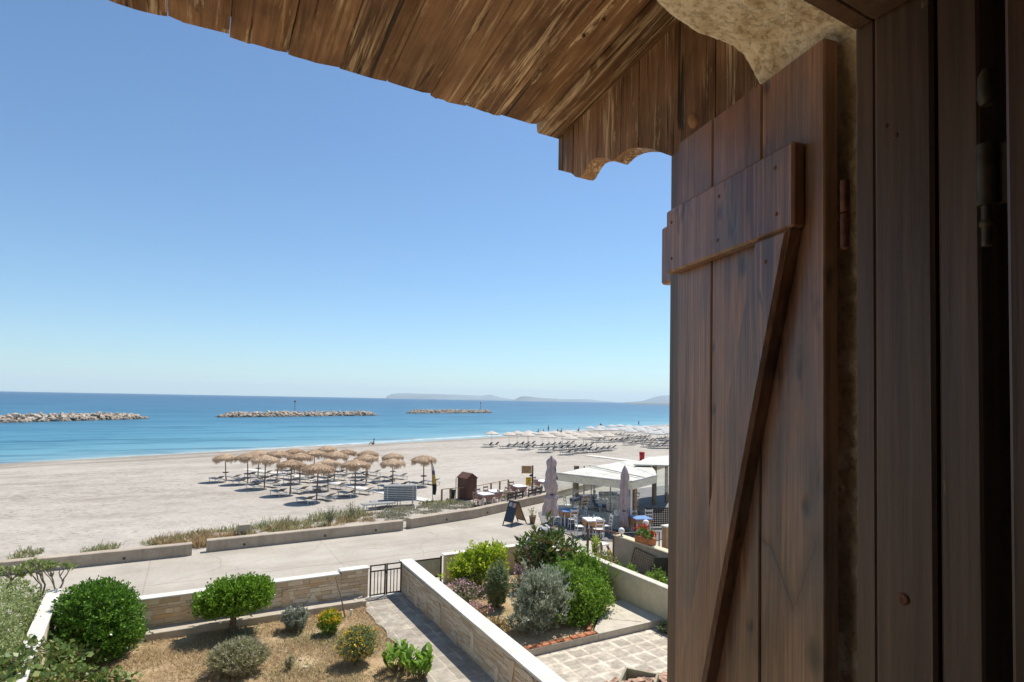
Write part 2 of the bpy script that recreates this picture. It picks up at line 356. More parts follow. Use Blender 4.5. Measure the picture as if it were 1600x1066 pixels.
def quads(name, V, mat, parent=None, loc=None, k=4):
    V = np.asarray(V, dtype=np.float32).reshape(-1, 3); n = len(V)//k
    me = bpy.data.meshes.new(name); me.vertices.add(n*k); me.vertices.foreach_set('co', V.ravel())
    me.loops.add(n*k); me.loops.foreach_set('vertex_index', np.arange(n*k, dtype=np.int32))
    me.polygons.add(n); me.polygons.foreach_set('loop_start', np.arange(0, n*k, k, dtype=np.int32)); me.polygons.foreach_set('loop_total', np.full(n, k, dtype=np.int32))
    me.update(calc_edges=True); return link(name, me, mat, parent, loc)
def thing(name, label, cat, loc=(0, 0, 0), rz=0.0, group=None):
    o = bpy.data.objects.new(name, None); COL.objects.link(o); o.empty_display_size = .2
    o.location = loc; o.rotation_euler = (0, 0, rz); return tag(o, label, cat, group)
def tag(o, label, cat, group=None, kind=None):
    o['label'] = label; o['category'] = cat
    if group: o['group'] = group
    if kind: o['kind'] = kind
    return o
def struct(o): o['kind'] = 'structure'; return o
KIDS = {}
def dup(root, loc, rz=0.0, label=None, group=None, scale=None):
    r = root.copy(); COL.objects.link(r); r.location = loc; r.rotation_euler = (0, 0, rz)
    if scale is not None: r.scale = scale if isinstance(scale, (tuple, list)) else (scale,)*3
    if label: r['label'] = label
    if group: r['group'] = group
    if root.name not in KIDS:
        KIDS[root.name] = [(c, [d for d in COL.objects if d.parent == c]) for c in COL.objects if c.parent == root]
    for ch, gs in KIDS[root.name]:
        c = ch.copy(); COL.objects.link(c); c.parent = r
        for gch in gs: d = gch.copy(); COL.objects.link(d); d.parent = c
    return r
ORD = ['first', 'second', 'third', 'fourth', 'fifth', 'sixth', 'seventh', 'eighth', 'ninth', 'tenth', 'eleventh', 'twelfth']

# leaves: rhombi (base, side, tip, side) round points P
def leafquads(P, D, L, W, curl=.15):
    n = len(P); D = D/np.linalg.norm(D, axis=1, keepdims=True)
    r = rng.normal(size=(n, 3)); S = np.cross(D, r); S /= np.linalg.norm(S, axis=1, keepdims=True)
    N = np.cross(S, D); L = (L*rng.uniform(.7, 1.25, n))[:, None]; W = (W*rng.uniform(.7, 1.2, n))[:, None]
    a = P; b = P+D*L*.5+S*W*.5+N*L*curl*.5; c = P+D*L; d = P+D*L*.5-S*W*.5+N*L*curl*.5
    return np.stack([a, b, c, d], 1)
def ell(n, c, r, shell=.55, lump=.18, flat=None, seed=0):
    g = np.random.default_rng(seed); d = g.normal(size=(n, 3)); d /= np.linalg.norm(d, axis=1, keepdims=True)
    k = np.zeros(n)
    for i in range(9):
        q = g.normal(size=3); q /= np.linalg.norm(q); k += np.exp(-(1-d@q)*14)*g.uniform(-.8, 1.2)
    R = (1+lump*k)*(1-(1-shell)*g.uniform(0, 1, n)**2.2)
    P = d*R[:, None]*np.array(r)
    if flat is not None: P[:, 2] = np.where(P[:, 2] < flat*r[2], flat*r[2]+g.uniform(-.05, .05, n)*r[2], P[:, 2])
    return P+np.array(c), d
def crown(blobs, n, L, W, up=.4, spread=.9, shell=.55, lump=.18, flat=None, seed=1, curl=.15, rag=.07, per=11):
    tot = sum(b[1][0]*b[1][1]+b[1][0]*b[1][2] for b in blobs); out = []
    for i, (c, r) in enumerate(blobs):
        k = int(n*(r[0]*r[1]+r[0]*r[2])/tot)
        T = max(4, k//per); C, dd = ell(T, c, r, shell, lump, flat, seed*31+i); g = np.random.default_rng(seed*77+i)
        C = C+(C-np.array(c))*(g.exponential(rag, T)*(g.uniform(size=T) < .5))[:, None]
        ax = dd+g.normal(size=(T, 3))*.45+np.array([0, 0, up]); ax /= np.linalg.norm(ax, axis=1, keepdims=True)
        j = g.integers(0, T, k); u = g.uniform(-2.2, .4, k)[:, None]
        P = C[j]+ax[j]*u*L*.9+g.normal(size=(k, 3))*L*.32; d = ax[j]*.7+dd[j]*.3
        D = d+rng.normal(size=P.shape)*spread+np.array([0, 0, up])
        out.append(leafquads(P, D, L, W, curl))
    return np.concatenate(out)
def stemmy(base, tips, n, L, W, r0=.01, seed=0):   # leaves strung along stems
    out = []; g = np.random.default_rng(seed)
    for t in tips:
        b = np.array(base)+g.normal(size=3)*np.array([r0, r0, 0]); t = np.array(t)
        s = g.uniform(.15, 1, n)[:, None]; P = b+(t-b)*s; D = (t-b)/np.linalg.norm(t-b)+g.normal(size=P.shape)*.9
        out.append(leafquads(P, D, L, W))
    return np.concatenate(out)
# ------------------------------------------------------------------ PARTS FOLLOW
m_shut = M_shutter(((.175, 1.205, .012), (.256, 1.062, .007), (.255, .94, .007), (.25, .785, .007), (.258, .655, .006), (.028, .795, .010), (.156, .565, .009), (.117, 1.50, .008), (.012, .575, .016)), ((.104, .715, .056, .632, .0016), (.008, .745, .049, .640, .0018), (.124, .722, .104, .715, .0012))); m_can = M_canopy('weathered_canopy_boards', 'y'); m_side = M_canopy('weathered_side_boards', 'z', .95)
m_stucco = M_stucco('rough_stucco')
def dk(name, k):
    g = G(name); c = g.coord(); gr = g.noise(g.map(c, (60, 60, 2)), 1.0, 6, .6); b = g.noise(g.map(c, (9, 9, .8)), 1.0, 4)
    col = g.ramp(g.math('ADD', g.math('MULTIPLY', gr, .5), g.math('MULTIPLY', b, .5)), [(.35, tuple(x*.55 for x in k)), (.5, k), (.65, tuple(x*1.55 for x in k))])
    w_ = g.ramp(g.noise(g.map(c, (22, 22, 7)), 1.0, 5, .7), [(.70, 0.0), (.73, .6)]); col = g.mix(w_, col, (.34, .23, .13))
    return g.done(g.bsdf(col, .42, .45, g.bump(gr, .4, .003)))
m_frame = dk('dark_frame_wood', (.150, .092, .060)); m_sash = dk('sash_wood', (.11, .055, .03))
m_rust = M_plain('rusty_iron', (.16, .06, .025), .6, .4, .4, 60); m_brass = M_plain('dull_brass', (.09, .065, .038), .55, .4, .3, 40, .5)
m_plast = M_plain('interior_plaster', (.20, .17, .14), .9)
m_conc = M_render('weathered_concrete', (.46, .40, .32)); m_cream = M_render('cream_render', (.66, .56, .39), (.36, .31, .24))
m_white = M_plain('white_coping', (.62, .595, .53), .7, .25, .10, 2.5, 0, .3, 40); m_stone = M_stone('cladding_stone')
m_mort = M_plain('mortar', (.42, .35, .27), .9, .1, .2)

# ================================================================== THE WINDOW SIDE
def ring(pts, K):     # resample polyline to K points by arc length
    P = [Vector(p) for p in pts]; L = [0]
    for a, b in zip(P, P[1:]): L.append(L[-1]+(b-a).length)
    out = []
    for i in range(K):
        s = L[-1]*i/(K-1); j = max(0, min(len(P)-2, next((q-1 for q in range(1, len(L)) if L[q] >= s), len(P)-2)))
        out.append(P[j].lerp(P[j+1], (s-L[j])/(L[j+1]-L[j])))
    return out
CX = .17
ro = [(.935, 5.08), (.935, 6.42), (.932, 6.53), (.926, 6.572), (.910, 6.604), (.883, 6.634), (.862, 6.648), (.839, 6.655), (.765, 6.647), (.704, 6.650), (.646, 6.668), (.50, 6.705), (.33, 6.725), (CX, 6.73)]
ri = [(.862, 5.10), (.862, 6.44), (.860, 6.52), (.845, 6.548), (.80, 6.560), (.60, 6.57), (CX, 6.575)]
mir = lambda l: l+[(2*CX-x, z) for x, z in reversed(l[:-1])]
K = 760; Oo = ring([(x, 0, z) for x, z in mir(ro)], K); Ii = ring([(x, 0, z) for x, z in mir(ri)], K)
mb = MB(); vs = []; NR = 44
def jit(v, a=.006):
    n = noise.noise_vector(Vector(v)*22)*a + noise.noise_vector(Vector(v)*60)*a*.5 + noise.noise_vector(Vector(v)*150)*a*.42; return (v[0]+n.x, v[1]+n.y*.4, v[2]+n.z)
for j in range(NR+1):
    t = j/NR; yy = .43+t*(.695-.43)
    for i in range(K):
        p = Ii[i].lerp(Oo[i], t**1.1); vs.append(jit((p.x, yy, p.z)))
for e, yy in ((.006, .703), (.016, .708), (.05, .710), (.2, .710)):
    for i in range(K):
        p = Oo[i]; d = Vector((p.x-CX, 0, max(p.z-6.1, 0)*1.3)).normalized(); vs.append(jit((p.x+d.x*e, yy, p.z+d.z*e), .004))
for i in range(K):
    p = Oo[i]; dx, dz = p.x-CX, p.z-6.1
    if dz < .25: X = 6.0 if dx > 0 else -6.0; Z = 5.08+(p.z-5.08)/(6.35-5.08)*(10-5.08)
    else: Z = 10; X = CX+dx/.765*5.8
    vs.append((X, .71, Z))
R_ = NR+6
mb.add(vs, [(j*K+i, j*K+i+1, (j+1)*K+i+1, (j+1)*K+i) for j in range(R_-1) for i in range(K-1)], True)
mb.box((-6, .40, -.1), (6, .709, 5.079)); mb.box((-6, .2, 5.079), (-.64, .40, 10)); mb.box((1.0, .26, 5.079), (6, .40, 10)); mb.box((-.64, .2, 6.62), (.99, .42, 10)); mb.box((-6, .2, 10), (6, .709, 10.2))
wall = mb.build('house_wall', m_stucco, loc=(CX, .7, 0), world=True)
tag(wall, 'rough sand coloured stucco wall around the arched window opening, right behind the shutter', 'wall')
mb = MB(); mb.box((-.66, .42, 5.02), (1.0, .80, 5.078), bev=.008); s = mb.build('window_sill', m_white, loc=(CX, .6, 5.02), world=True)
tag(s, 'pale stone sill under the window opening', 'window sill')
mb = MB(); mb.box((-3, .10, 3.9), (-.60, .199, 7.4)); mb.box((.87, .10, 3.9), (3, .199, 7.4)); mb.box((-.60, .10, 3.9), (.87, .199, 5.05)); mb.box((-.60, .10, 6.63), (.87, .199, 7.4))
mb.box((-3.1, -4, 3.9), (-3.0, .199, 7.4)); mb.box((3, -4, 3.9), (3.1, .199, 7.4)); mb.box((-3.1, -4.1, 3.9), (3.1, -4.0, 7.4))
struct(mb.build('interior_wall', m_plast, loc=(0, 0, 4), world=True))
mb = MB(); mb.box((-3.1, -4.1, 3.8), (3.1, .199, 3.899)); struct(mb.build('floor', m_sash, loc=(0, 0, 4), world=True))
mb = MB(); mb.box((-3.1, -4.1, 7.401), (3.1, .199, 7.5)); struct(mb.build('ceiling', m_plast, loc=(0, 0, 4), world=True))

fr = thing('window_frame', 'fixed dark stained window frame lining the right side and top of the opening', 'window frame', (CX, .40, 5.1))
def part(name, mat, par, mb, loc=(0, 0, 0)):   # mesh written in world coordinates, made local to an unrotated parent
    L = par.location; mb.v = [tuple(Vector(q)-L) for q in mb.v]; return mb.build(name, mat, par)
def jamb(sg):
    f = lambda x: x if sg > 0 else 2*CX-x
    B = lambda x0, x1, y0, y1, z0, z1, bev: mb.box((min(f(x0), f(x1)), y0, z0), (max(f(x0), f(x1)), y1, z1), bev=bev)
    mb = MB(); B(.790, .868, .4255, .452, 5.08, 6.56, .003); part('bead', m_frame, fr, mb)
    mb = MB(); B(.785, .868, .355, .4245, 5.08, 6.60, .004); j = part('jamb', m_frame, fr, mb)
    mb = MB(); B(.789, .868, .309, .352, 5.08, 6.62, .003); part('inner_jamb', m_frame, fr, mb)
    mb = MB(); B(.868, .99, .20, .44, 5.08, 6.62, 0); part('backing', m_frame, fr, mb)
    return j
jm = jamb(1); jamb(-1)
mb = MB(); mb.box((2*CX-.789, .4255, 6.522), (.789, .452, 6.60), bev=.003); part('bead', m_frame, fr, mb)
mb = MB(); mb.box((2*CX-.784, .355, 6.518), (.784, .4245, 6.62), bev=.004); part('frame_head', m_frame, fr, mb)
mb = MB(); mb.box((2*CX-.788, .309, 6.53), (.788, .352, 6.62), bev=.003); part('frame_head', m_frame, fr, mb)
for px, py, r in ((1411, 936, .0075), (1399, 212, .003), (1384, 197, .0025)):
    p = atx(px, py, .7845); mb = MB(); mb.lathe([(0, .0), (r*.6, .0012), (r, .0003), (r*1.15, -.002)], 14, M=Matrix.Rotation(-math.pi/2, 4, 'Y')); mb.v = [tuple(Vector(q)+p) for q in mb.v]
    part('screw', m_rust, fr, mb)
sa = thing('window_sash', 'inner window sash folded back into the room at the far right edge', 'window sash', (.70, .2, 5.1))
mb = MB(); mb.box((.650, .185, 5.1), (.740, .2345, 6.6), bev=.003); part('stile', m_sash, sa, mb)
mb = MB(); mb.box((1.2, .185, 5.1), (1.29, .2345, 6.6), bev=.003); part('stile', m_sash, sa, mb)
for z in (5.1, 6.51): mb = MB(); mb.box((.7405, .187, z), (1.1995, .2325, z+.09), bev=.003); part('rail', m_sash, sa, mb)
g = G('window_glass'); m_glass = g.done(g.n('MixShader', {0: .14, 1: g.n('BsdfTransparent', {'Color': (.93, .96, .95)}), 2: g.n('BsdfGlossy', {'Color': (.9, .95, 1), 'Roughness': .03})}))
mb = MB(); mb.box((.7405, .207, 5.19), (1.1995, .211, 6.51)); part('pane', m_glass, sa, mb)
hg = MB()
def zr(px, py, Y): return aty(px, py, Y)
p = zr(1541, 135, .300); mb = MB(); mb.tube([(p.x, p.y, p.z-.022), (p.x, p.y, p.z-.012), (p.x, p.y, p.z+.012), (p.x, p.y, p.z+.02)], [.006, .009, .008, .004], 12); hh = part('hinge', m_brass, sa, mb)
mb = MB(); q0, q1 = zr(1536, 320, .298), zr(1536, 225, .298); mb.box((q0.x+.012, .270, q0.z), (q0.x+.018, .300, q1.z), bev=.002)
mb.tube([(q0.x+.006, .297, q0.z), (q0.x+.006, .297, q1.z)], .009, 12); mb.tube([(q0.x+.006, .297, zr(1540, 385, .298).z), (q0.x+.006, .297, q0.z)], .005, 10)
mb.lathe([(.0, -.006), (.007, -.003), (.007, .003), (0, .006)], 12, (q0.x+.006, .297, zr(1540, 350, .298).z)); part('hinge', m_brass, sa, mb)

# shutter: local x runs away from its hinge, local y towards the room side
sh = thing('wooden_shutter', 'open dark stained plank shutter with cross batten and diagonal brace, right of the view', 'shutter', (.852, .518, 5.05), rad(90-12.5))
ZT = 6.562-5.05
for i, (a, b) in enumerate(((-.006, .1285), (.1315, .2655), (.2685, .385))):
    mb = MB(); mb.box((a, 0, 0), (b, .027, ZT+(.001, .003, .005)[i]), bev=.0022)
    mb.build('plank', m_shut, sh)
mb = MB(); mb.box((-.004, .006, .01), (.383, .019, ZT-.01)); mb.build('tongue', m_frame, sh); mb = MB(); mb.box((.3855, .001, 0), (.438, .013, ZT), bev=.002); mb.build('edge_strip', m_frame, sh)
for z0, z1 in ((6.279, 6.4155), (5.16, 5.297)):
    mb = MB(); mb.box((.030, .0274, z0-5.05), (.394, .052, z1-5.05), bev=.004); bt = mb.build('batten', m_shut, sh)
    mb = MB(); mb.box((.030, -.026, z0-5.05), (.500, -.0004, z1-5.05), bev=.005); mb.build('batten', m_shut, sh)
    for s_, z_ in ((.068, .03), (.065, .107), (.212, .028), (.215, .11), (.372, .03), (.37, .108)):
        mb = MB(); mb.lathe([(.0, .0009), (.0022, .0008), (.0034, .0001), (.004, -.001)], 12, M=Matrix.Translation((s_, .0523, z1-5.05-z_)) @ Matrix.Rotation(-math.pi/2, 4, 'X')); mb.build('nail', m_rust, sh)
def bev_prism(poly, y0, y1, b):
    c = Vector((sum(p[0] for p in poly)/len(poly), sum(p[1] for p in poly)/len(poly)))
    def inset(d):
        n = len(poly); out = []
        for i in range(n):
            p0, p1, p2 = Vector(poly[i-1]), Vector(poly[i]), Vector(poly[(i+1) % n]); a = (p1-p0).normalized(); e = (p2-p1).normalized()
            bis = (e-a).normalized(); s_ = 1 if bis.dot(c-p1) > 0 else -1; k = abs(a.x*bis.y-a.y*bis.x); out.append(p1+bis*s_*d/max(k, .3))
        return out
    i0 = inset(b); n = len(poly); vs = [(p[0], y0, p[1]) for p in poly]+[(p[0], y1-b, p[1]) for p in poly]+[(p.x, y1, p.y) for p in i0]
    fs = [tuple(range(n)), tuple(reversed(range(2*n, 3*n)))]
    for k in (0, n): fs += [(k+i, k+n+i, k+n+(i+1) % n, k+(i+1) % n) for i in range(n)]
    return vs, fs
v_, f_ = bev_prism([(.113, 6.2775-5.05), (.036, 6.2775-5.05), (.292, 5.299-5.05), (.369, 5.299-5.05)], .0274, .056, .006)
mb = MB(); mb.add(v_, f_); br = mb.build('brace', m_shut, sh)
for s_, z_ in ((.085, 6.235), (.30, 5.36)): 
    mb = MB(); mb.lathe([(.0, .0009), (.0022, .0008), (.0034, .0001), (.004, -.001)], 12, M=Matrix.Translation((s_, .0563, z_-5.05)) @ Matrix.Rotation(-math.pi/2, 4, 'X')); mb.build('nail', m_rust, sh)
for zc in (6.285, 5.3):
    mb = MB(); z = zc-5.05; mb.tube([(-.031, .014, z-.05), (-.031, .014, z-.002)], .0065, 12); mb.tube([(-.031, .014, z+.001), (-.031, .014, z+.048)], .0065, 12)
    mb.lathe([(0, -.003), (.007, 0), (.007, .002), (0, .003)], 12, (-.031, .014, z-.052)); mb.box((-.029, .0185, z-.04), (.03, .0205, z+.04)) if 0 else None
    mb.build('hinge', m_rust, sh)

# canopy over the window
SL = .17; CY1, CZ1 = 1.488, 6.846
def cz(y): return CZ1+(CY1-y)*SL
cn = thing('wooden_canopy', 'weathered brown plank canopy over the window, its paint flaking, seen from below', 'canopy', (CX, .72, cz(.72)))
mb = MB(); xs = [-.79, -.66, -.53, -.40, -.30, -.19, -.075, .05, .18, .305, .43, .555, .665, .775, .898]
th = math.atan(SL)
for a, b in zip(xs, xs[1:]):
    ex = random.uniform(-.0045, .0045); dz = random.uniform(-.0018, .0018); L = (CY1-.66)/math.cos(th)+ex
    nseg = 5; pts = [0]+sorted(random.uniform(.1, .9) for _ in range(nseg-1))+[1]
    x0, x1 = a+.0009, b-.0009; bot = [(x0, random.uniform(-.003, .003))]+[(x0+(x1-x0)*q, random.uniform(-.0025, .0025)) for q in pts[1:-1]]+[(x1, random.uniform(-.004, .002))]
    poly = [(x, L+e) for x, e in bot]; n = len(poly)
    vs = [(x, 0, dz) for x, _ in ((x1, 0), (x0, 0))]
    base = [(x1, 0), (x0, 0)]+poly; k = len(base)
    vs = [(x, y, dz+(0 if abs(x-x0) > 1e-6 and abs(x-x1) > 1e-6 else .003)) for x, y in base]+[(x, y, .021) for x, y in base]
    fs = [tuple(range(k)), tuple(reversed(range(k, 2*k)))]+[(i, k+i, k+(i+1) % k, (i+1) % k) for i in range(k)]
    # a batten-like raised lip on one side of each board
    M = Matrix.Translation((0, .66, cz(.66))) @ Matrix.Rotation(-th, 4, 'X')
    mb.add(vs, fs, M=M)
    if random.random() < .8:
        xl = x1-.012; mb.add([(xl, 0, -.003), (x1-.001, 0, -.003), (x1-.001, L-.02, -.002), (xl, L-.02, -.002), (xl-.003, 0, .004), (x1, 0, .004), (x1, L-.02, .004), (xl-.003, L-.02, .004)], [(0,3,2,1),(4,5,6,7),(0,1,5,4),(1,2,6,5),(2,3,7,6),(3,0,4,7)], M=M)
part('boarding', m_can, cn, mb)
M0 = Matrix.Translation((0, .66, cz(.66))) @ Matrix.Rotation(-th, 4, 'X')
mb = MB(); mb.box((.902, 0, -.022), (1.036, (CY1-.66)/math.cos(th)+.004, .021), M=M0, bev=.005); part('end_trim', m_can, cn, mb)
mb = MB(); mb.box((2*CX-.982, 0, -.022), (2*CX-.902, (CY1-.66)/math.cos(th)+.004, .021), M=M0, bev=.005)
mb.v = [(min(v[0], -.565), v[1], v[2]) for v in mb.v]
mb = MB()
for i in range(13):
    x = -.80+i*.15; vs = []; L = .81
    for yy in (0, L):
        for k in range(9): a = math.pi*k/8; vs.append((x+.075-.075*math.cos(a), yy, .03+.035*math.sin(a)))
    mb.add(vs, [(k, k+1, 10+k, 9+k) for k in range(8)], True, M=M0)
mb.box((-.81, 0, .0215), (1.03, .80, .030), M=M0); m_tile = M_plain('terracotta', (.42, .17, .08), .8, .2, .25, 9)
part('unseen_sun_cover', m_tile, cn, mb)  # unseen tile layer, added on top so the canopy blocks the sun
face = [(873, 266), (884, 267.5), (893, 270), (899, 276.5), (908, 277.5), (914, 267), (920, 256.5), (925, 250), (932, 247), (939, 246.5), (949, 248), (959, 252), (964, 247), (971, 240), (983, 233.5), (995, 231), (1008, 231), (1020, 233), (1035, 239), (1057, 247)]
prof = [(atx(px, py, .985).y, atx(px, py, .985).z) for px, py in face]
prof += [(.93, 6.60), (.88, 6.585), (.80, 6.60), (.705, 6.58)]
def pz(y):
    for (y1, z1), (y0, z0) in zip(prof, prof[1:]):
        if y0 <= y <= y1: return z0+(z1-z0)*(y-y0)/(y1-y0)
    return prof[0][1] if y > prof[0][0] else prof[-1][1]
for X0 in (.983, 2*CX-1.035):
    mb = MB(); yb = [prof[0][0], 1.405, 1.115, .892, .866, .712]
    for a, b in zip(yb, yb[1:]):
        a -= .0012; b += .0012; N_ = 26; ys = [b+(a-b)*i/N_ for i in range(N_+1)]
        poly = [(y, pz(y)) for y in ys]+[(a, cz(a)-.016), (b, cz(b)-.016)]
        o = random.uniform(-.0015, .0015); mb.prism(poly, X0+o, X0+.050+o, 'x')
    part('side_board', m_side, cn, mb)
kn = atx(1082, 189, .984); mb = MB(); mb.lathe([(0, .003), (.012, .0025), (.016, 0), (.017, -.002)], 14, M=Matrix.Rotation(-math.pi/2, 4, 'Y'), wob=lambda q, i: 1+.25*math.sin(2*q+.6)); mb.v = [tuple(Vector(q)+kn) for q in mb.v]
m_kn = M_plain('bare_knot', (.34, .19, .09), .7); part('knot', m_kn, cn, mb)
for px, py in ((912, 55), (943, 30)):
    p = aty(px, py, 1.2); t_ = (p.z-EYE)/p.y; yy = (CZ1+CY1*SL-EYE)/(t_+SL); xx = p.x/p.y*yy
    mb = MB(); mb.lathe([(0, -.004), (.003, -.0035), (.0045, 0), (.0045, .002)], 10, (xx, yy, cz(yy)-.002)); part('nail', m_rust, cn, mb)

# ================================================================== GROUND, ROAD, BEACH, SEA
WL = [(-3000, 24.9), (-60, 24.9), (.2, 24.95), (9, 25.75), (18.4, 29.05), (27.4, 33.8), (60, 52), (150, 100), (400, 230), (3000, 1500)]
SHL = [(-3000, 42), (-110, 46), (-60, 66), (-18, 82.5), (-3.4, 88.2), (18.5, 96.8), (35, 100.8), (54.7, 108.5), (153, 156), (400, 300), (3000, 1700)]
def li(T, x): return float(np.interp(x, [a for a, _ in T], [b for _, b in T]))
def zb(x, y):
    a, b = li(WL, x), li(SHL, x); t = (y-a)/(b-a)
    if t < 0: return 0.0
    if t < 1: return -.14-1.86*t
    return -2-2.2*(t-1)
def spot(px, py, dz=0.0):
    z = -.5
    for _ in range(25): p = at(px, py, z); z = .5*z+.5*zb(p.x, p.y)
    return Vector((p.x, p.y, zb(p.x, p.y)+dz))
xs = [-3000, -400, -160, -110, -80]+list(range(-60, 160, 4))+[180, 220, 280, 340, 400, 1000, 3000]
ts = [0, .02]+[i/60*1.0 for i in range(2, 61)]+[1.02, 1.05, 1.1, 1.2, 1.4, 1.8, 3]
mb = MB(); vs = []
for x in xs:
    a, b = li(WL, x), li(SHL, x)
    for t in ts:
        y = a+(b-a)*t; z = zb(x, y) if t > 0 else -.02; z += noise.noise(Vector((x*.12, y*.2, 0)))*.07 if .02 < t < .97 else 0
        vs.append((x, y, z))
n = len(ts); mb.add(vs, [(i*n+j, (i+1)*n+j, (i+1)*n+j+1, i*n+j+1) for i in range(len(xs)-1) for j in range(n-1)], True)
struct(mb.build('beach', M_sand()))
m_road = M_road()
mb = MB(); vs = []
for x in xs: vs += [(x, 17.23, .0), (x, li(WL, x)+.001, 0.0)]
mb.add(vs, [(2*i, 2*i+2, 2*i+3, 2*i+1) for i in range(len(xs)-1)]); struct(mb.build('road', m_road))
mb = MB(); mb.add([(-4000, -4000, -.012), (4000, -4000, -.012), (4000, 17.26, -.012), (-4000, 17.26, -.012)], [(0, 1, 2, 3)])
m_dry = M_ground_dry(); struct(mb.build('ground', m_dry))
mb = MB(); mb.add([(-36000, 30, -2), (36000, 30, -2), (36000, 36000, -2), (-36000, 36000, -2)], [(0, 1, 2, 3)]); struct(mb.build('sea', M_water()))
# hills across the water
m_hill = M_plain('hazed_far_hills', (.20, .235, .25), .95, .05, .2, .0005)  # distance haze is partly painted in: paler, bluer than the bare slopes
def hill(prof, D, depth, seed=0, nm='hills'):
    mb = MB(); P = []
    for px, dy in prof:
        d = ray(px, 600); s_ = D/math.hypot(d.x, d.y); P.append((d.x*s_, d.y*s_, dy*D/FPX/math.sqrt(1+((px-800)/FPX)**2)*1.0))
    n = 90; pp = []
    for i in range(n):
        u = i/(n-1)*(len(P)-1); j = min(int(u), len(P)-2); f = u-j; a, b = P[j], P[j+1]; pp.append([a[k]+(b[k]-a[k])*f for k in range(3)])
    vs = []; R = [0, .15, .35, .6, .8, 1.0, 1.3, 1.7, 2]
    for x, y, h in pp:
        dn = Vector((x, y, 0)).normalized()
        for r in R:
            k = (1-abs(r-1)) ; k = k**.8; q = (r-1)*depth; wv = 1+.25*noise.noise(Vector((x/600, y/600, r*2+seed)))*(0 if r == 1 else 1)
            vs.append((x+dn.x*q, y+dn.y*q, -2+(h+2)*k*wv))
    m_ = len(R); mb.add(vs, [(i*m_+j, (i+1)*m_+j, (i+1)*m_+j+1, i*m_+j+1) for i in range(n-1) for j in range(m_-1)], True)
    return struct(mb.build(nm, m_hill, loc=(pp[n//2][0], pp[n//2][1], -2), world=True))
hill([(603, 0), (606, 4), (613, 7), (622, 8.2), (640, 8.6), (660, 8.0), (680, 8), (700, 7.4), (720, 7.5), (740, 7), (752, 6.6), (762, 8), (768, 8.8), (774, 6.5), (785, 4), (800, 2), (812, 0)], 15000, 1400)
hill([(800, .3), (808, 3.6), (815, 7.0), (823, 7.2), (833, 6.2), (845, 4.9), (860, 4.5), (872, 4.2), (879, 2.2), (884, 0)], 9500, 700, 3)
hill([(870, 0), (878, 3.8), (900, 3.9), (922, 4.0), (935, 2.4), (950, 1.5), (960, .2)], 19000, 1200, 5)
hill([(970, 0), (1003, 3), (1012, 5.5), (1022, 9), (1033, 11.5), (1046, 12.5), (1075, 17), (1110, 19), (1160, 18), (1210, 5)], 17000, 2000, 8)
hill([(980, .4), (984, 1.4), (1000, 1.8), (1046, 2.3), (1100, 2.4), (1160, 1)], 2600, 60, 11, 'headland')

# ------------------------------------------------------------------ breakwaters
g = G('breakwater_rock'); c_ = g.coord(); r_ = g.isl(); n_ = g.noise(c_, .9, 5, .6)
col = g.mix(g.rng(n_, .35, .65, 0, .4), g.ramp(r_, [(0, (.42, .34, .26)), (.4, (.56, .47, .37)), (.7, (.48, .38, .29)), (1, (.62, .54, .45))]), (.30, .25, .20))
wetz = g.rng(g.sep(g.pos(), 2), -2.0, -.9, .75, 0.0); col = g.mix(wetz, col, (.07, .065, .055))
m_rock = g.done(g.bsdf(col, .85, .2, g.bump(n_, .6, .2)))
ico = [(0, 0, -1), (.72, -.53, -.45), (-.28, -.85, -.45), (-.89, 0, -.45), (-.28, .85, -.45), (.72, .53, -.45), (.28, -.85, .45), (-.72, -.53, .45), (-.72, .53, .45), (.28, .85, .45), (.89, 0, .45), (0, 0, 1)]
icf = [(0,2,1),(1,2,6),(0,1,5),(0,5,4),(0,4,3),(0,3,2),(2,3,7),(3,4,8),(4,5,9),(5,1,10),(1,6,10),(2,7,6),(3,8,7),(4,9,8),(5,10,9),(6,7,11),(7,8,11),(8,9,11),(9,10,11),(10,6,11)]
def breakwater(pa, pb, h, wd, label, seed):
    a, b = at(*pa, -2.0), at(*pb, -2.0); L = (b-a).length; d = (b-a).normalized(); nn = Vector((-d.y, d.x, 0)); R = random.Random(seed); mb = MB()
    N = int(L*13)
    for i in range(N):
        s_ = R.uniform(0, L); e = min(1, min(s_, L-s_)/6+.12); q = R.uniform(-1, 1); zz = (1-abs(q))*h*e*R.uniform(.75, 1.05)
        c = a+d*s_+nn*q*wd*(.3+.7*e)+Vector((0, 0, zz-.35)); r = R.uniform(.4, .95)
        M = Matrix.Translation(c) @ Matrix.Rotation(R.uniform(0, 6.28), 4, Vector((R.uniform(-1, 1), R.uniform(-1, 1), R.uniform(-1, 1)+.01)).normalized()) @ Matrix.Diagonal((r*R.uniform(.9, 1.5), r*R.uniform(.7, 1.1), r*R.uniform(.6, .95), 1))
        mb.add([tuple(k*R.uniform(.82, 1.15) for k in v) for v in ico], icf, M=M)
    o = mb.build('breakwater', m_rock, loc=(a+b)/2, world=True); tag(o, label, 'breakwater', 'rock breakwaters off the beach'); return a, b
breakwater((-40, 661), (227, 654), 2.1, 4.0, 'long rock breakwater at the left edge of the sea', 1)
a2, b2 = breakwater((340, 652), (588, 649), 2.0, 4.0, 'middle rock breakwater of the three, a thin mast rising behind it', 2)
a3, b3 = breakwater((636, 646), (768, 645), 2.0, 4.0, 'short right hand rock breakwater, farthest of the three', 3)
m_mast = M_plain('mast_paint', (.30, .22, .16), .6)
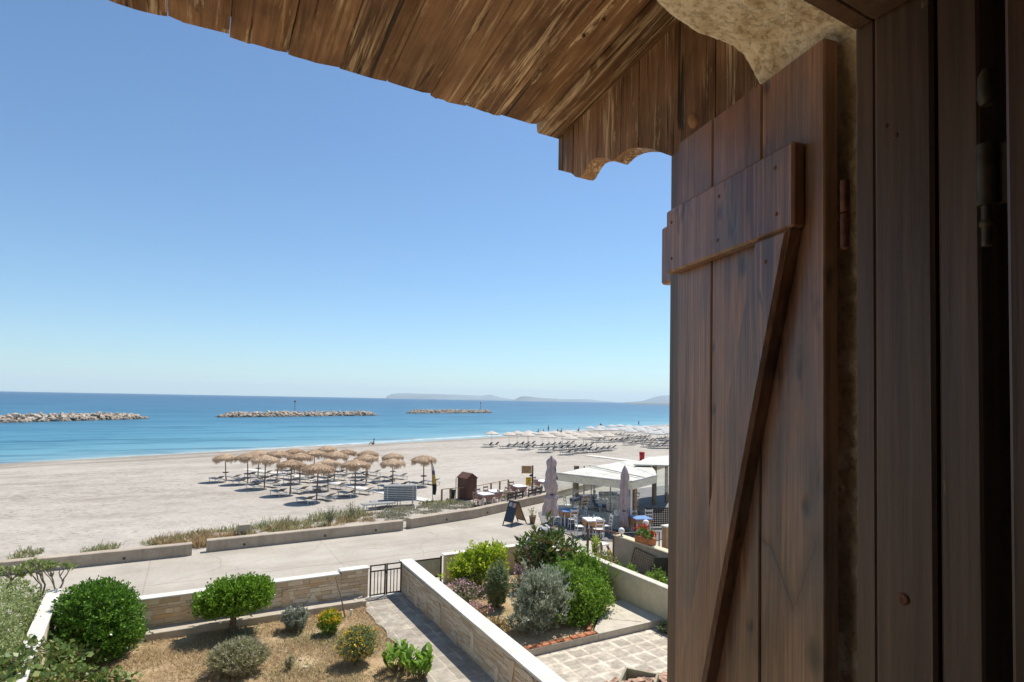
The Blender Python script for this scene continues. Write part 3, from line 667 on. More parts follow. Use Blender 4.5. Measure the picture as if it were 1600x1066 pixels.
def mast(px, py0, py1, Y, label):
    p = aty(px, py1, Y); q = aty(px, py0, Y); t = thing('beacon_mast', label, 'mast', (p.x, p.y, q.z), group='masts on the breakwaters')
    mb = MB(); h = p.z-q.z; mb.tube([(0, 0, -1.5), (0, 0, h)], .12, 6); mb.build('pole', m_mast, t)
    mb = MB(); mb.lathe([(0, 0), (.45, .1), (.45, .7), (0, .9)], 8, (0, 0, h-.2)); mb.build('top_mark', m_mast, t)
p_ = at(461, 650, -2.0); mast(461, 643, 628, p_.y, 'thin beacon mast on the middle breakwater')
p_ = at(751, 645, -2.0); mast(751, 640, 630, p_.y, 'small beacon mast on the right hand breakwater')
# PART3

# ================================================================== BEACH THINGS
m_wood = M_plain('bare_timber', (.40, .25, .13), .75, .25, .3, 12); m_pole = M_plain('grey_timber', (.27, .19, .13), .8, .2, .3, 10)
m_dark = M_plain('dark_brown_paint', (.055, .035, .026), .6); m_whitep = M_plain('white_paint', (.72, .70, .66), .5, .35, .06)
m_black = M_plain('black_plastic', (.035, .04, .04), .45, .4, .1); m_hut = M_plain('red_brown_hut', (.135, .062, .042), .7, .3, .15, 3)
m_terra = M_plain('terracotta_pot', (.46, .17, .07), .75, .25, .2, 8); m_slat = M_plain('sunbed_fabric', (.30, .29, .27), .6, .3, .12)
g = G('straw_thatch'); r_ = g.isl(); c_ = g.coord()
col = g.ramp(g.math('ADD', g.math('MULTIPLY', r_, .7), g.math('MULTIPLY', g.objr(), .3)), [(0, (.28, .18, .105)), (.35, (.50, .35, .225)), (.7, (.66, .50, .35)), (1, (.84, .71, .55))])
p1 = g.bsdf(col, .8, .15); m_straw = g.done(g.n('MixShader', {0: .25, 1: p1, 2: g.n('BsdfTranslucent', {'Color': col})}))

def strands(n, seed=0):
    g = np.random.default_rng(seed); Q = []
    for i in range(n):
        a = g.uniform(0, 2*math.pi); lay = i/n
        r0 = .05+.80*g.uniform(0, 1)**.75; z = lambda r: 2.24-.28*(r/.9)**1.3
        r1 = min(1.0, r0+g.uniform(.2, .42)); a1 = a+g.normal()*.06
        z0 = z(r0)+g.uniform(.0, .05); z1 = z(r1)-g.uniform(-.06, .09)
        wd = g.uniform(.012, .03); t = np.array([-math.sin(a), math.cos(a), 0])*wd
        p0 = np.array([r0*math.cos(a), r0*math.sin(a), z0]); p1_ = np.array([r1*math.cos(a1), r1*math.sin(a1), z1])
        Q.append([p0-t, p0+t, p1_+t*.5, p1_-t*.5])
    for i in range(int(n*1.5)):          # hanging fringe
        a = g.uniform(0, 2*math.pi); r0 = g.uniform(.78, .95); z0 = 2.24-.28*(r0/.9)**1.3+.02; L = g.uniform(.14, .37)*(1+.35*math.sin(5*a+seed))
        wd = g.uniform(.010, .026); t = np.array([-math.sin(a), math.cos(a), 0])*wd
        p0 = np.array([r0*math.cos(a), r0*math.sin(a), z0]); r1 = r0+g.uniform(-.05, .07); p1_ = np.array([r1*math.cos(a+g.normal()*.03), r1*math.sin(a), z0-L])
        Q.append([p0-t, p0+t, p1_+t*.4, p1_-t*.4])
    return np.array(Q)
def make_straw(seed):
    t = thing('straw_umbrella', 'x', 'beach umbrella')
    mb = MB(); mb.tube([(0, 0, -.3), (0, 0, 1.2), (0, 0, 2.3)], [.045, .04, .035], 8); mb.build('pole', m_pole, t)
    mb = MB(); mb.lathe([(0, 2.30), (.05, 2.28), (.3, 2.18), (.6, 2.08), (.86, 1.94), (.88, 1.86), (.5, 2.02), (0, 2.2)], 16); mb.build('canopy_frame', m_straw, t)
    quads('thatch', strands(620, seed), m_straw, t)
    mb = MB(); mb.lathe([(0, .70), (.24, .70), (.24, .735), (0, .735)], 14); mb.build('shelf', m_pole, t)
    return t
def make_lounger(mat_bed, back=25, label='x'):
    t = thing('sun_lounger', label, 'sun lounger')
    mb = MB()
    for x in (-.29, .26): mb.box((x, -.95, .27), (x+.03, .95, .31))
    mb.box((-.26, -.95, .27), (.26, -.92, .31)); mb.box((-.26, .92, .27), (.26, .95, .31)); mb.build('frame', m_whitep, t)
    for x in (-.285, .25):
        for y in (-.75, .72): mb = MB(); mb.box((x, y, -.02), (x+.035, y+.04, .27)); mb.build('leg', m_whitep, t)
    mb = MB(); mb.box((-.27, -.93, .312), (.27, .25, .335)); mb.build('seat', mat_bed, t)
    M = Matrix.Translation((0, .26, .322)) @ Matrix.Rotation(rad(back), 4, 'X'); mb = MB(); mb.box((-.27, 0, -.01), (.27, .68, .013), M=M); mb.build('backrest', mat_bed, t)
    return t
straws = [make_straw(1), make_straw(2), make_straw(3)]
lounger = make_lounger(m_slat); used = {}
def put(proto, loc, rz, label, group, scale=None):
    if proto.name in used:
        return dup(proto, loc, rz, label, group, scale)
    used[proto.name] = 1; proto.location = loc; proto.rotation_euler = (0, 0, rz); proto['label'] = label; proto['group'] = group
    if proto.name not in KIDS: KIDS[proto.name] = [(c, [d for d in COL.objects if d.parent == c]) for c in COL.objects if c.parent == proto]
    if scale is not None: proto.scale = (scale,)*3
    return proto
SP = [(353,752),(387,755.5),(413,762.5),(453,772.5),(494.5,784),(554.5,774.5),(613,764),(662,759),(468,755),(432.5,749),(403,745),(512.5,766),(572,756),(460,740),(490,746),(510,736),(522,751),(541,741),(574,744),(614,750)]
def rows(pts, cuts, names):
    out = {}
    for k, nm in enumerate(names):
        lo, hi = cuts[k]; sel = sorted([p for p in pts if lo <= p[1] < hi])
        for i, p in enumerate(sel): out[p] = (ORD[i], nm)
    return out
RW = rows(SP, [(762, 900), (750, 762), (0, 750)], ['front', 'middle', 'back'])
SEA = math.atan2(.397, .917)
for i, p in enumerate(SP):
    q = spot(*p); o, r = RW[p]
    u_ = put(straws[i % 3], q, random.uniform(0, 6.28), f'straw thatched umbrella, {o} pole from the left in the {r} row', 'straw umbrellas on the beach', random.uniform(.95, 1.06)); u_.rotation_euler = (random.gauss(0, .03), random.gauss(0, .03), u_.rotation_euler.z)
    for sd, nm in ((-1, 'left'), (1, 'right')):
        a = SEA+random.uniform(-.12, .12); d = Vector((math.cos(SEA), math.sin(SEA), 0))*sd*.72; l = q+d+Vector((random.uniform(-.1, .1), random.uniform(-.2, .1), 0)); l.z = zb(l.x, l.y)+.01
        put(lounger, l, a+math.pi, f'{nm} sun lounger under the {r} row straw umbrella, {o} pole from the left', 'sun loungers under the straw umbrellas', .86)
# the stack and the flat loungers beside it
flat = make_lounger(m_slat, 0); q = spot(625, 789); zz = q.z
for k in range(9):
    s_ = put(flat, (q.x, q.y, q.z+.105*k), SEA+.9+random.uniform(-.03, .03), f'stacked white sun lounger, {ORD[k]} from the bottom of the stack', 'sun loungers stacked on the sand', None)
for px, py, nm in ((591, 795, 'left of two flat sun loungers lying before the stack'), (604, 791, 'right of two flat sun loungers lying before the stack')):
    put(flat, spot(px, py), SEA+1.15, nm, 'flat sun loungers by the stack')
# far white parasols
def make_parasol(mat):
    t = thing('beach_parasol', 'x', 'beach umbrella')
    mb = MB(); mb.tube([(0, 0, -.3), (0, 0, 2.35)], .03, 6); mb.build('pole', m_whitep, t)
    mb = MB(); mb.lathe([(0, 2.45), (.55, 2.28), (1.15, 2.02), (1.15, 1.92), (1.12, 1.94), (.5, 2.2), (0, 2.36)], 8, smooth=False, wob=lambda q, i: 1); mb.build('canopy', mat, t); return t
par = make_parasol(M_plain('parasol_canvas', (.50, .49, .47), .8)); par2 = make_parasol(M_plain('faded_cream_canvas', (.56, .49, .41), .8)); m_brown = M_plain('brown_sunbed', (.11, .085, .065), .7); m_greyb = M_plain('grey_sunbed', (.17, .165, .16), .7)
lg_far = make_lounger(m_greyb, 40); lg_far2 = make_lounger(m_brown, 35)
FP = [(145,300),(285,312),(435,322),(600,342),(775,362),(885,347),(990,342),(1085,330),(715,325),(815,320),(905,311),(555,306),(650,297),(755,290),(350,297),(440,292)]
FPx = [(740+x/5.16, 640+y/5.16) for x, y in FP]
RF = rows(FPx, [(701.5, 900), (0, 701.5)], ['near', 'far'])
for p in FPx:
    q = spot(*p); o, r = RF[p]
    put(par2, q, random.uniform(0, .7), f'thin pale beach parasol, {o} from the left in the {r} row before the water', 'pale parasols in the middle distance')
    for sd, nm in ((-1, 'left'), (1, 'right')):
        l = q+Vector((math.cos(SEA), math.sin(SEA), 0))*sd*.8; put(lg_far, l, SEA+math.pi+random.uniform(-.1, .1), f'grey lounger on the {nm} of the pale parasol, {o} in the {r} row', 'loungers under the pale parasols')
DP = [(940,240),(1025,232),(1110,218),(1180,212),(1250,222),(1110,262),(1190,258),(1310,235),(1380,232),(1270,285),(1350,272),(1430,262),(1500,250),(1545,245),(1420,300),(1480,312),(1540,290),(1340,250),(1565,270),(1010,262),(1590,310),(1240,250)]
DPx = [(740+x/5.16, 640+y/5.16) for x, y in DP]
RD = rows(DPx, [(694, 900), (689, 694), (0, 689)], ['nearest', 'middle', 'rearmost'])
for p in DPx:
    q = spot(*p); o, r = RD[p]
    put(par, q, random.uniform(0, .7), f'broad white parasol, {o} from the left in the {r} row by the shutter', 'white parasols near the shutter', 1.04)
    for sd, nm in ((-1, 'left'), (1, 'right')):
        l = q+Vector((math.cos(SEA), math.sin(SEA), 0))*sd*.9; put(lg_far2, l, SEA+math.pi+random.uniform(-.1, .1), f'brown lounger on the {nm} of the broad white parasol, {o} in the {r} row', 'loungers under the white parasols')
# boardwalks
def strip(pts, wd, nm, mat, z=.03):
    mb = MB(); P = [spot(*p, z) for p in pts]; Q = [P[0]]
    for a, b in zip(P, P[1:]):
        for k in range(1, 9): c = a.lerp(b, k/8); c.z = zb(c.x, c.y)+z+.02; Q.append(c)
    vs = []
    for i, p in enumerate(Q):
        d = (Q[min(i+1, len(Q)-1)]-Q[max(i-1, 0)]); d.z = 0; d.normalize(); s_ = Vector((-d.y, d.x, 0))*wd/2; vs += [p-s_, p+s_, p-s_-Vector((0, 0, .1)), p+s_-Vector((0, 0, .1))]
    fs = []
    for i in range(len(Q)-1): a, b = i*4, i*4+4; fs += [(a, b, b+1, a+1), (a, a+2, b+2, b), (a+1, b+1, b+3, a+3)]
    mb.add(vs, fs); return struct(mb.build(nm, mat, loc=Q[len(Q)//2], world=True))
m_bw = M_plain('pale_boards', (.60, .56, .50), .8)
strip([(380, 733), (440, 741), (522, 755), (607, 772), (675, 784)], .8, 'path', m_bw)
strip([(918, 712), (960, 717), (1040, 728)], 1.3, 'path', m_bw)

# hut
q = spot(729, 781.5); t = thing('beach_hut', 'small closed red brown wooden hut with a pitched roof on the beach', 'hut', q, rad(-24.7+33))
mb = MB()   # local: corner towards the viewer at origin; gable face along +x, side face along +y
W_, D_, H_ = .78, 1.0, 1.32
mb.prism([(0, 0), (W_, 0), (W_, H_), (W_/2, H_+.27), (0, H_)], 0, D_, 'y', M=Matrix.Rotation(rad(0), 4, 'Z'))
mb.build('wall', m_hut, t)
mb = MB()
for sgn in (0, 1):
    poly = [(-.05, H_-.035), (W_/2, H_+.275), (W_/2, H_+.315), (-.05, H_+.005)] if sgn == 0 else [(W_+.05, H_-.035), (W_+.05, H_+.005), (W_/2, H_+.315), (W_/2, H_+.275)]
    mb.prism(poly, -.05, D_+.05, 'y')
mb.build('roof', m_hut, t)
mb = MB(); mb.box((.12, -.018, .05), (W_-.12, -.002, H_-.05)); mb.build('door', m_hut, t)
t.rotation_euler = (0, 0, rad(-24.7+36))
# timber fence round the terrace
fp = [(690, 784), (703.4, 782.5), (716, 781), (728, 780.5), (740, 779), (767, 773), (780.6, 769.5), (794, 766.5)]
P = [spot(*p) for p in fp]; t = thing('timber_fence', 'low bare timber post and rail fence around the beach terrace', 'fence', P[3])
for p in P: mb = MB(); l = p-P[3]; mb.box((l.x-.045, l.y-.045, l.z-.2), (l.x+.045, l.y+.045, l.z+.75)); mb.build('post', m_wood, t)
for a, b in zip(P, P[1:]): mb = MB(); a_, b_ = a-P[3]+Vector((0, 0, .755)), b-P[3]+Vector((0, 0, .755)); mb.tube([a_, b_], .028, 6); mb.build('rail', m_wood, t)
q = spot(706.5, 779); t = thing('waste_bin', 'dark round waste bin behind the timber fence', 'bin', q)
mb = MB(); mb.lathe([(0, 0), (.16, 0), (.2, .5), (.17, .5), (.15, .05), (0, .05)], 14); mb.build('body', m_black, t); mb = MB(); mb.lathe([(.205, .5), (.22, .53), (.12, .6), (0, .62)], 14); mb.build('lid', m_black, t)
q = spot(712, 779.5); mb = MB(); mb.tube([(0, 0, -.2), (0, 0, 1.3)], .025, 8); mb.tube([(0, 0, 1.3), (0, 0, 1.34)], .035, 8); tag(mb.build('thin_post', m_pole, loc=q), 'thin grey post beside the red brown hut', 'post')
# feather flag
g = G('faded_flag_cloth'); z_ = g.sep(g.coord(), 2); m_flag = g.done(g.bsdf(g.ramp(g.rng(z_, .4, 2.7), [(0, (.03, .03, .035)), (.28, (.035, .035, .04)), (.30, (.62, .36, .08)), (.52, (.60, .38, .12)), (.55, (.12, .12, .14)), (.66, (.60, .55, .48)), (.8, (.62, .22, .10)), (1, (.5, .24, .14))], 'CONSTANT'), .8, .2))
q = spot(676, 784.5); t = thing('feather_flag', 'tall faded orange and black feather flag on a leaning pole', 'flag', q)
mb = MB(); mb.tube([(0, 0, -.1), (-.03, 0, .9), (-.09, .0, 1.8), (-.17, 0, 2.6)], [.02, .018, .015, .01], 8); mb.build('pole', m_pole, t)
mb = MB(); vs = []; Nn = 14
for i in range(Nn+1):
    f = i/Nn; z = .45+2.15*f; x = -.0-.18*f**1.6; wd = .24*math.sin(math.pi*min(1, .25+f*.72))*(1+.15*math.sin(9*f)); yy = .03*math.sin(7*f)
    vs += [(x, yy, z), (x+wd*.55, yy+.03*math.sin(12*f), z-.02), (x+wd, yy-.02, z-.05)]
mb.add(vs, [(i*3+j, i*3+j+1, i*3+j+4, i*3+j+3) for i in range(Nn) for j in (0, 1)], True); mb.build('cloth', m_flag, t)
# concrete block by the wall
q = spot(381, 836); mb = MB(); mb.box((-.24, -.24, -.2), (.24, .24, .5), bev=.02); tag(mb.build('concrete_block', m_conc, loc=(q.x, q.y, q.z)), 'square grey concrete block standing behind the low wall', 'concrete block')
# red bin far out
q = spot(1003, 719.5); t = thing('waste_bin', 'red barrel bin standing alone on the sand', 'bin', q)
m_red = M_plain('red_paint', (.50, .025, .03), .5); mb = MB(); mb.lathe([(0, 0), (.25, 0), (.3, .85), (.27, .85), (0, .8)], 14); mb.build('body', m_red, t); mb = MB(); mb.lathe([(.31, .85), (.31, .9), (0, .95)], 14); mb.build('lid', m_red, t)
q = spot(937, 682); t = thing('warning_flag', 'small red flag on a pole among the white parasols', 'flag', q); mb = MB(); mb.tube([(0, 0, -.2), (0, 0, 2.9)], .04, 6); mb.build('pole', m_whitep, t)
mb = MB(); mb.prism([(0.04, 1.7), (.75, 1.85), (.7, 2.4), (.04, 2.8)], -.01, .01, 'y'); mb.build('cloth', m_red, t)
# people far away: one continuous body each, hair as a child
m_skin = M_plain('skin', (.36, .20, .13), .6); m_hair = M_plain('hair', (.02, .015, .01), .6); m_swim = M_plain('dark_swimwear', (.02, .022, .03), .6); m_swr = M_plain('red_swimwear', (.45, .05, .05), .6)
def person(px, py, pose, label, mat, face=0):
    q = spot(px, py); o_ = bpy.data.meshes.new('person')
    if pose == 'stand': J = [(0,0,.92,.14),(0,0,1.12,.13),(0,0,1.35,.15),(0,0,1.50,.055),(0,.01,1.58,.085),(0,.01,1.70,.09),(.09,0,.88,.09),(.11,.03,.48,.06),(.12,-.02,.07,.04),(.12,.10,.03,.035),(-.09,0,.88,.09),(-.12,.1,.48,.06),(-.13,.02,.07,.04),(-.13,.14,.03,.035),(.18,0,1.42,.06),(.26,-.02,1.15,.042),(.28,.05,.9,.033),(.28,.08,.82,.03),(-.18,0,1.42,.06),(-.27,.02,1.15,.042),(-.25,.12,.92,.033),(-.25,.15,.84,.03)]
    else: J = [(0,0,.14,.15),(0,-.06,.34,.13),(0,-.12,.56,.15),(0,-.12,.70,.055),(0,-.11,.78,.085),(0,-.11,.90,.09),(.10,.1,.14,.09),(.12,.42,.42,.06),(.12,.62,.06,.04),(.12,.74,.04,.035),(-.10,.1,.14,.09),(-.14,.46,.36,.06),(-.14,.68,.06,.04),(-.14,.8,.04,.035),(.18,-.12,.62,.06),(.25,.0,.40,.042),(.2,.22,.36,.033),(.18,.3,.36,.03),(-.18,-.12,.62,.06),(-.27,-.25,.36,.042),(-.26,-.38,.10,.033),(-.26,-.42,.04,.03)]
    E_ = [(0,1),(1,2),(2,3),(3,4),(4,5),(0,6),(6,7),(7,8),(8,9),(0,10),(10,11),(11,12),(12,13),(2,14),(14,15),(15,16),(16,17),(2,18),(18,19),(19,20),(20,21)]
    o_.from_pydata([j[:3] for j in J], E_, []); ob = bpy.data.objects.new('person', o_); COL.objects.link(ob); ob.location = q; ob.rotation_euler = (0, 0, face)
    md = ob.modifiers.new('skin', 'SKIN'); sv = o_.skin_vertices[0].data
    for k, j in enumerate(J): sv[k].radius = (j[3], j[3]*.8)
    sv[0].use_root = True; sb = ob.modifiers.new('sub', 'SUBSURF'); sb.levels = sb.render_levels = 1; o_.materials.append(m_skin)
    tag(ob, label, 'person', 'people at the water edge')
    h = J[5]; mb = MB(); mb.lathe([(0, .12), (.07, .1), (.105, .02), (.1, -.06), (.06, -.1)], 10, (h[0], h[1]-.02, h[2]+.02)); mb.build('hair', m_hair, ob)
    z0 = J[0][2]; mb = MB(); mb.lathe([(.15, -.14), (.165, -.05), (.155, .08), (.14, .12)], 12, (0, 0, z0)); mb.build('swimwear', mat, ob)
person(857, 675.5, 'stand', 'tall dark person standing at the shoreline left of the parasols', m_swim, .4)
person(841, 676.5, 'sit', 'person sitting on the sand, leftmost of the group at the shoreline', m_swim, .3)
person(849, 677.5, 'sit', 'dark person sitting just left of the tall standing person', m_swim, -.4)
person(871, 676, 'sit', 'person sitting just right of the tall standing person', m_swr, .1)
person(877, 675.5, 'sit', 'person sitting at the right end of the seated group', m_swim, .5)
person(904, 674, 'sit', 'lone person sitting at the shoreline beyond the seated group', m_swim, 0)
person(998, 665.5, 'stand', 'distant person standing alone at the water edge above the white parasols', m_swim, 0)
person(583, 694.8, 'sit', 'person sitting at the waterline behind the straw umbrellas', m_swim, 1.0)

# ================================================================== PROMENADE WALLS
g = G('promenade_wall_concrete'); c_ = g.coord(); n_ = g.noise(c_, 1.4, 6, .6); f_n = g.noise(c_, 18, 5, .7); v_n = g.noise(g.map(c_, (4, 4, .6)), 1.2, 5)
col = g.ramp(g.math('ADD', g.math('MULTIPLY', n_, .6), g.math('MULTIPLY', f_n, .4)), [(.35, (.33, .27, .205)), (.6, (.46, .385, .30))]); col = g.mix(g.ramp(v_n, [(.5, 0.0), (.75, .45)]), col, (.24, .19, .14))
m_pw = g.done(g.bsdf(col, .9, .2, g.bump(f_n, .5, .015)))
def lowwall(pts, h, wd, label, holes=()):
    mid = Vector((*pts[len(pts)//2], 0)); t = thing('promenade_wall', label, 'low wall', mid, group='low walls along the promenade')
    P = [Vector((*p, 0)) for p in pts]; Q = []
    for a, b in zip(P, P[1:]):
        k = max(2, int((b-a).length/.5)); Q += [a.lerp(b, i/k) for i in range(k)]
    Q.append(P[-1]); mb = MB(); vs = []
    for i, p in enumerate(Q):
        d = (Q[min(i+1, len(Q)-1)]-Q[max(i-1, 0)]).normalized(); s_ = Vector((-d.y, d.x, 0)); j = noise.noise(p*1.3)*.008
        for o, z in ((0, -.25), (0, h-.02), (.02, h), (wd-.02, h), (wd, h-.02), (wd, -.25)): vs.append(p+s_*o+Vector((0, j, z+(j if z > 0 else 0)))-mid)
    fs = [(i*6+k, (i+1)*6+k, (i+1)*6+k+1, i*6+k+1) for i in range(len(Q)-1) for k in range(5)]+[(0, 1, 2, 3, 4, 5), tuple(range(len(vs)-1, len(vs)-7, -1))]
    mb.add(vs, fs); mb.build('wall_body', m_pw, t)
    for hx in holes:
        for a, b in zip(P, P[1:]):
            if a.x <= hx <= b.x: y = a.y+(b.y-a.y)*(hx-a.x)/(b.x-a.x); mb = MB(); mb.tube([(hx-mid.x, y-.03-mid.y, .15), (hx-mid.x, y+.1-mid.y, .16)], [.045, .045], 10); mb.build('drain_pipe', m_black, t)
lowwall([(-14, 24.4), (-5.2, 24.46), (.2, 24.59)], .43, .36, 'low concrete promenade wall at the left, ending at the first gap', (-4.2, -1.9))
lowwall([(.70, 24.85), (5.0, 25.02), (8.58, 25.24)], .44, .36, 'low concrete promenade wall in the middle, between the two gaps', (2.0, 5.1, 7.3))
lowwall([(9.02, 25.46), (12.9, 26.4), (18.4, 28.75), (27.4, 33.4), (60, 51.5)], .45, .40, 'long low concrete promenade wall curving away behind the benches', (11.0, 13.6))

# ---- dune grass and scrub (stuff)
def tuft_field(regions, seed, k=1.0):
    g = np.random.default_rng(seed); Q = []
    for (poly, n, h, w_) in regions:
        P = [spot(*p) for p in poly]
        for i in range(int(n*k)):
            a, b = g.uniform(), g.uniform()
            top = P[0].lerp(P[1], a); bot = P[3].lerp(P[2], a); c = top.lerp(bot, b)
            den = noise.noise(Vector((c.x*.9, c.y*1.4, 3)))+.5*noise.noise(Vector((c.x*3, c.y*3, 1)))
            if den < -.08: continue
            hh = h*g.uniform(.3, 1)*(1+den*.9); z = zb(c.x, c.y)-.02
            for j in range(3):
                a_ = g.uniform(0, 6.28); le = np.array([math.cos(a_), math.sin(a_), 0])*hh*g.uniform(.2, .9); p0 = np.array([c.x, c.y, z])+g.normal(size=3)*[.06, .06, 0]; p1_ = p0+le+[0, 0, hh*g.uniform(.5, 1)]; s_ = np.array([-math.sin(a_), math.cos(a_), 0])*w_*g.uniform(.5, 1.2)
                Q.append([p0-s_, p0+s_, p1_+s_*.4, p1_-s_*.4])
    return np.array(Q)
m_green = M_leaf('dune_green', (.17, .19, .08), (.32, .32, .15), (.46, .41, .22)); m_drygr = M_leaf('dune_straw', (.36, .25, .12), (.48, .36, .20), (.34, .20, .10)); m_scrub = M_leaf('grey_scrub', (.20, .20, .13), (.33, .31, .22), (.42, .38, .27))
o = quads('dune_grass', tuft_field([([(330, 832), (480, 815), (520, 822), (390, 840)], 1000, .36, .02), ([(215, 848), (330, 836), (318, 845), (225, 856)], 600, .30, .02), ([(15, 868), (70, 860), (60, 870), (20, 876)], 140, .3, .025), ([(480, 808), (560, 798), (590, 812), (490, 822)], 700, .40, .02), ([(120, 858), (190, 852), (180, 860), (130, 866)], 160, .2, .02)], 5), m_green); tag(o, 'green weeds growing behind the low promenade wall', 'grass', kind='stuff')
o = quads('dry_grass', tuft_field([([(232, 846), (330, 832), (350, 846), (240, 856)], 1100, .30, .018), ([(302, 845), (322, 843), (322, 862), (304, 864)], 240, .5, .02), ([(430, 822), (590, 802), (600, 814), (440, 832)], 900, .28, .018), ([(340, 838), (440, 826), (440, 832), (350, 842)], 500, .35, .02)], 9), m_drygr); tag(o, 'straw coloured dry grass behind the low promenade wall', 'grass', kind='stuff')
o = quads('scrub', tuft_field([([(590, 795), (735, 783), (745, 793), (600, 812)], 2200, .15, .03), ([(560, 803), (640, 800), (640, 815), (560, 814)], 600, .18, .03)], 12), m_scrub); tag(o, 'grey green scrub covering the bank behind the curved wall', 'scrub', kind='stuff')
o = quads('scrub', tuft_field([([(655, 786), (720, 781), (725, 786), (660, 793)], 260, .22, .035), ([(775, 775), (800, 772), (800, 777), (776, 780)], 200, .3, .03)], 13), m_green); tag(o, 'greener scrub around the timber fence posts', 'scrub', kind='stuff')
def bush(nm, label, cat, loc, blobs, n, L, W, mat, stem=None, group=None, **kw):
    t = thing(nm, label, cat, loc, group=group); quads('foliage', crown(blobs, n, L, W, **kw), mat, t)
    if stem:
        mb = MB()
        for p, r in stem: mb.tube(p, r, 7)
        mb.build('stem', M_BARK, t)
    return t
M_BARK = M_plain('bark', (.17, .12, .08), .9, .15, .3, 12, 0, .6, 40)
def grassy(nm, label, cat, px, py, h, n, mat, lean=.35, loc=None, L=.09, W=.02):
    q = loc or spot(px, py); t = thing(nm, label, cat, q); g = np.random.default_rng(int(px*7+py)); tips = [(g.normal()*lean*h, g.normal()*lean*h, h*g.uniform(.6, 1)) for _ in range(n)]
    quads('foliage', stemmy((0, 0, 0), tips, 26, L, W, .08, int(px)), mat, t); mb = MB()
    for p in tips: mb.tube([(0, 0, -.03), (p[0]*.5, p[1]*.5, p[2]*.55), p], [.008, .006, .003], 4)
    mb.build('stem', M_BARK, t)
m_wd = M_leaf('weed_leaf', (.10, .13, .06), (.20, .22, .12), (.28, .28, .17))
grassy('wild_shrub', 'dark upright wild shrub growing behind the middle promenade wall', 'shrub', 514, 820, .95, 26, m_wd)
grassy('wild_shrub', 'pale feathery wild shrub right of the dark upright one', 'shrub', 550, 812, .9, 18, m_scrub, .2)
grassy('wild_shrub', 'small bright green weed at the right end of the left wall', 'weed', 305, 845, .5, 16, m_green, .3)

# ================================================================== CAFE
m_deck = M_plain('shaded_grey_deck', (.19, .183, .175), .85, .2, .12, 1.5)  # grey darkened to carry the awning's shadow in the deck colour
mb = MB(); dp = [(14.9, 23.4), (15.0, 20.3), (17.2, 18.6), (24, 20.2), (31, 31.0), (24, 30.2), (16.4, 26.2)]; mb.prism(dp, -.05, .035, 'z'); struct(mb.build('pavement', m_deck, loc=(18, 24, 0), world=True))
m_clothw = M_plain('white_cloth', (.82, .82, .82), .8, .2, .04); m_clothb = M_plain('brown_cloth', (.43, .215, .10), .85, .15, .15); m_clothbl = M_plain('blue_cloth', (.16, .27, .48), .8, .2, .1); m_clothn = M_plain('navy_cloth', (.05, .065, .12), .8)
m_tan = M_plain('rose_brown_cloth', (.36, .20, .15), .85)
def make_table(nm='cafe_table'):
    t = thing(nm, 'x', 'table'); mb = MB(); mb.box((-.39, -.39, .70), (.39, .39, .73), bev=.005); mb.build('tabletop', m_whitep, t)
    for x in (-.34, .28):
        for y in (-.34, .28): mb = MB(); mb.box((x, y, 0), (x+.06, y+.06, .70)); mb.build('leg', m_whitep, t)
    return t
def cloth_mesh(size, drop, rot, z, amp=.02, seed=0):
    n = 24; mb = MB(); vs = []; c, s_ = math.cos(rot), math.sin(rot)
    for i in range(n+1):
        for j in range(n+1):
            u, v = (i/n*2-1)*size, (j/n*2-1)*size; X, Y = u*c-v*s_, u*s_+v*c
            ex, ey = max(0, abs(X)-.405), max(0, abs(Y)-.405); e = math.hypot(ex, ey)
            xx = max(-.405, min(.405, X)); yy = max(-.405, min(.405, Y)); k = .12
            xx += math.copysign(ex*k, X); yy += math.copysign(ey*k, Y); w_ = amp*math.sin((X-Y)*16+seed)*min(1, e*6)
            vs.append((xx+w_, yy+w_, z-min(drop, e)))
    mb.add(vs, [(i*(n+1)+j, (i+1)*(n+1)+j, (i+1)*(n+1)+j+1, i*(n+1)+j+1) for i in range(n) for j in range(n)], True); return mb
def make_cloth(nm, mats, tops):
    t = thing(nm, 'x', 'tablecloth'); cloth_mesh(.62, .45, rad(45), .738).build('drape', mats, t); cloth_mesh(.46, .10, 0, .745, .006).build('topper', tops, t); return t
def make_chair(mat):
    t = thing('cafe_chair', 'x', 'chair'); mb = MB(); mb.box((-.2, -.2, .42), (.2, .2, .45), bev=.006); mb.build('seat', mat, t)
    for x in (-.19, .155): mb = MB(); mb.box((x, -.19, 0), (x+.035, -.155, .42)); mb.build('leg', mat, t)
    for x in (-.19, .155): mb = MB(); mb.tube([(x+.017, .20, 0), (x+.017, .17, .42), (x+.017, .24, .92)], .019, 6); mb.build('rear_post', mat, t)
    mb = MB(); mb.box((-.155, .175, .50), (.155, .195, .54)); mb.box((-.155, .20, .64), (.155, .215, .69)); mb.box((-.16, .215, .80), (.16, .235, .89)); mb.build('backrest', mat, t)
    mb = MB(); mb.box((-.16, -.185, .16), (.16, -.165, .19)); mb.box((-.185, -.15, .22), (-.165, .16, .245)); mb.box((.165, -.15, .22), (.185, .16, .245)); mb.build('stretcher', mat, t)
    return t
T0 = make_table(); C_wb = make_cloth('tablecloth', m_clothb, m_clothw); C_bl = make_cloth('tablecloth', m_clothb, m_clothbl); C_n = make_cloth('tablecloth', m_clothn, m_clothn); C_t = make_cloth('tablecloth', m_tan, m_clothw)
CH = make_chair(m_whitep); CHt = make_chair(M_plain('rose_chair', (.34, .22, .18), .7))
m_glas = M_plain('tinted_glassware', (.25, .35, .38), .1, .6)
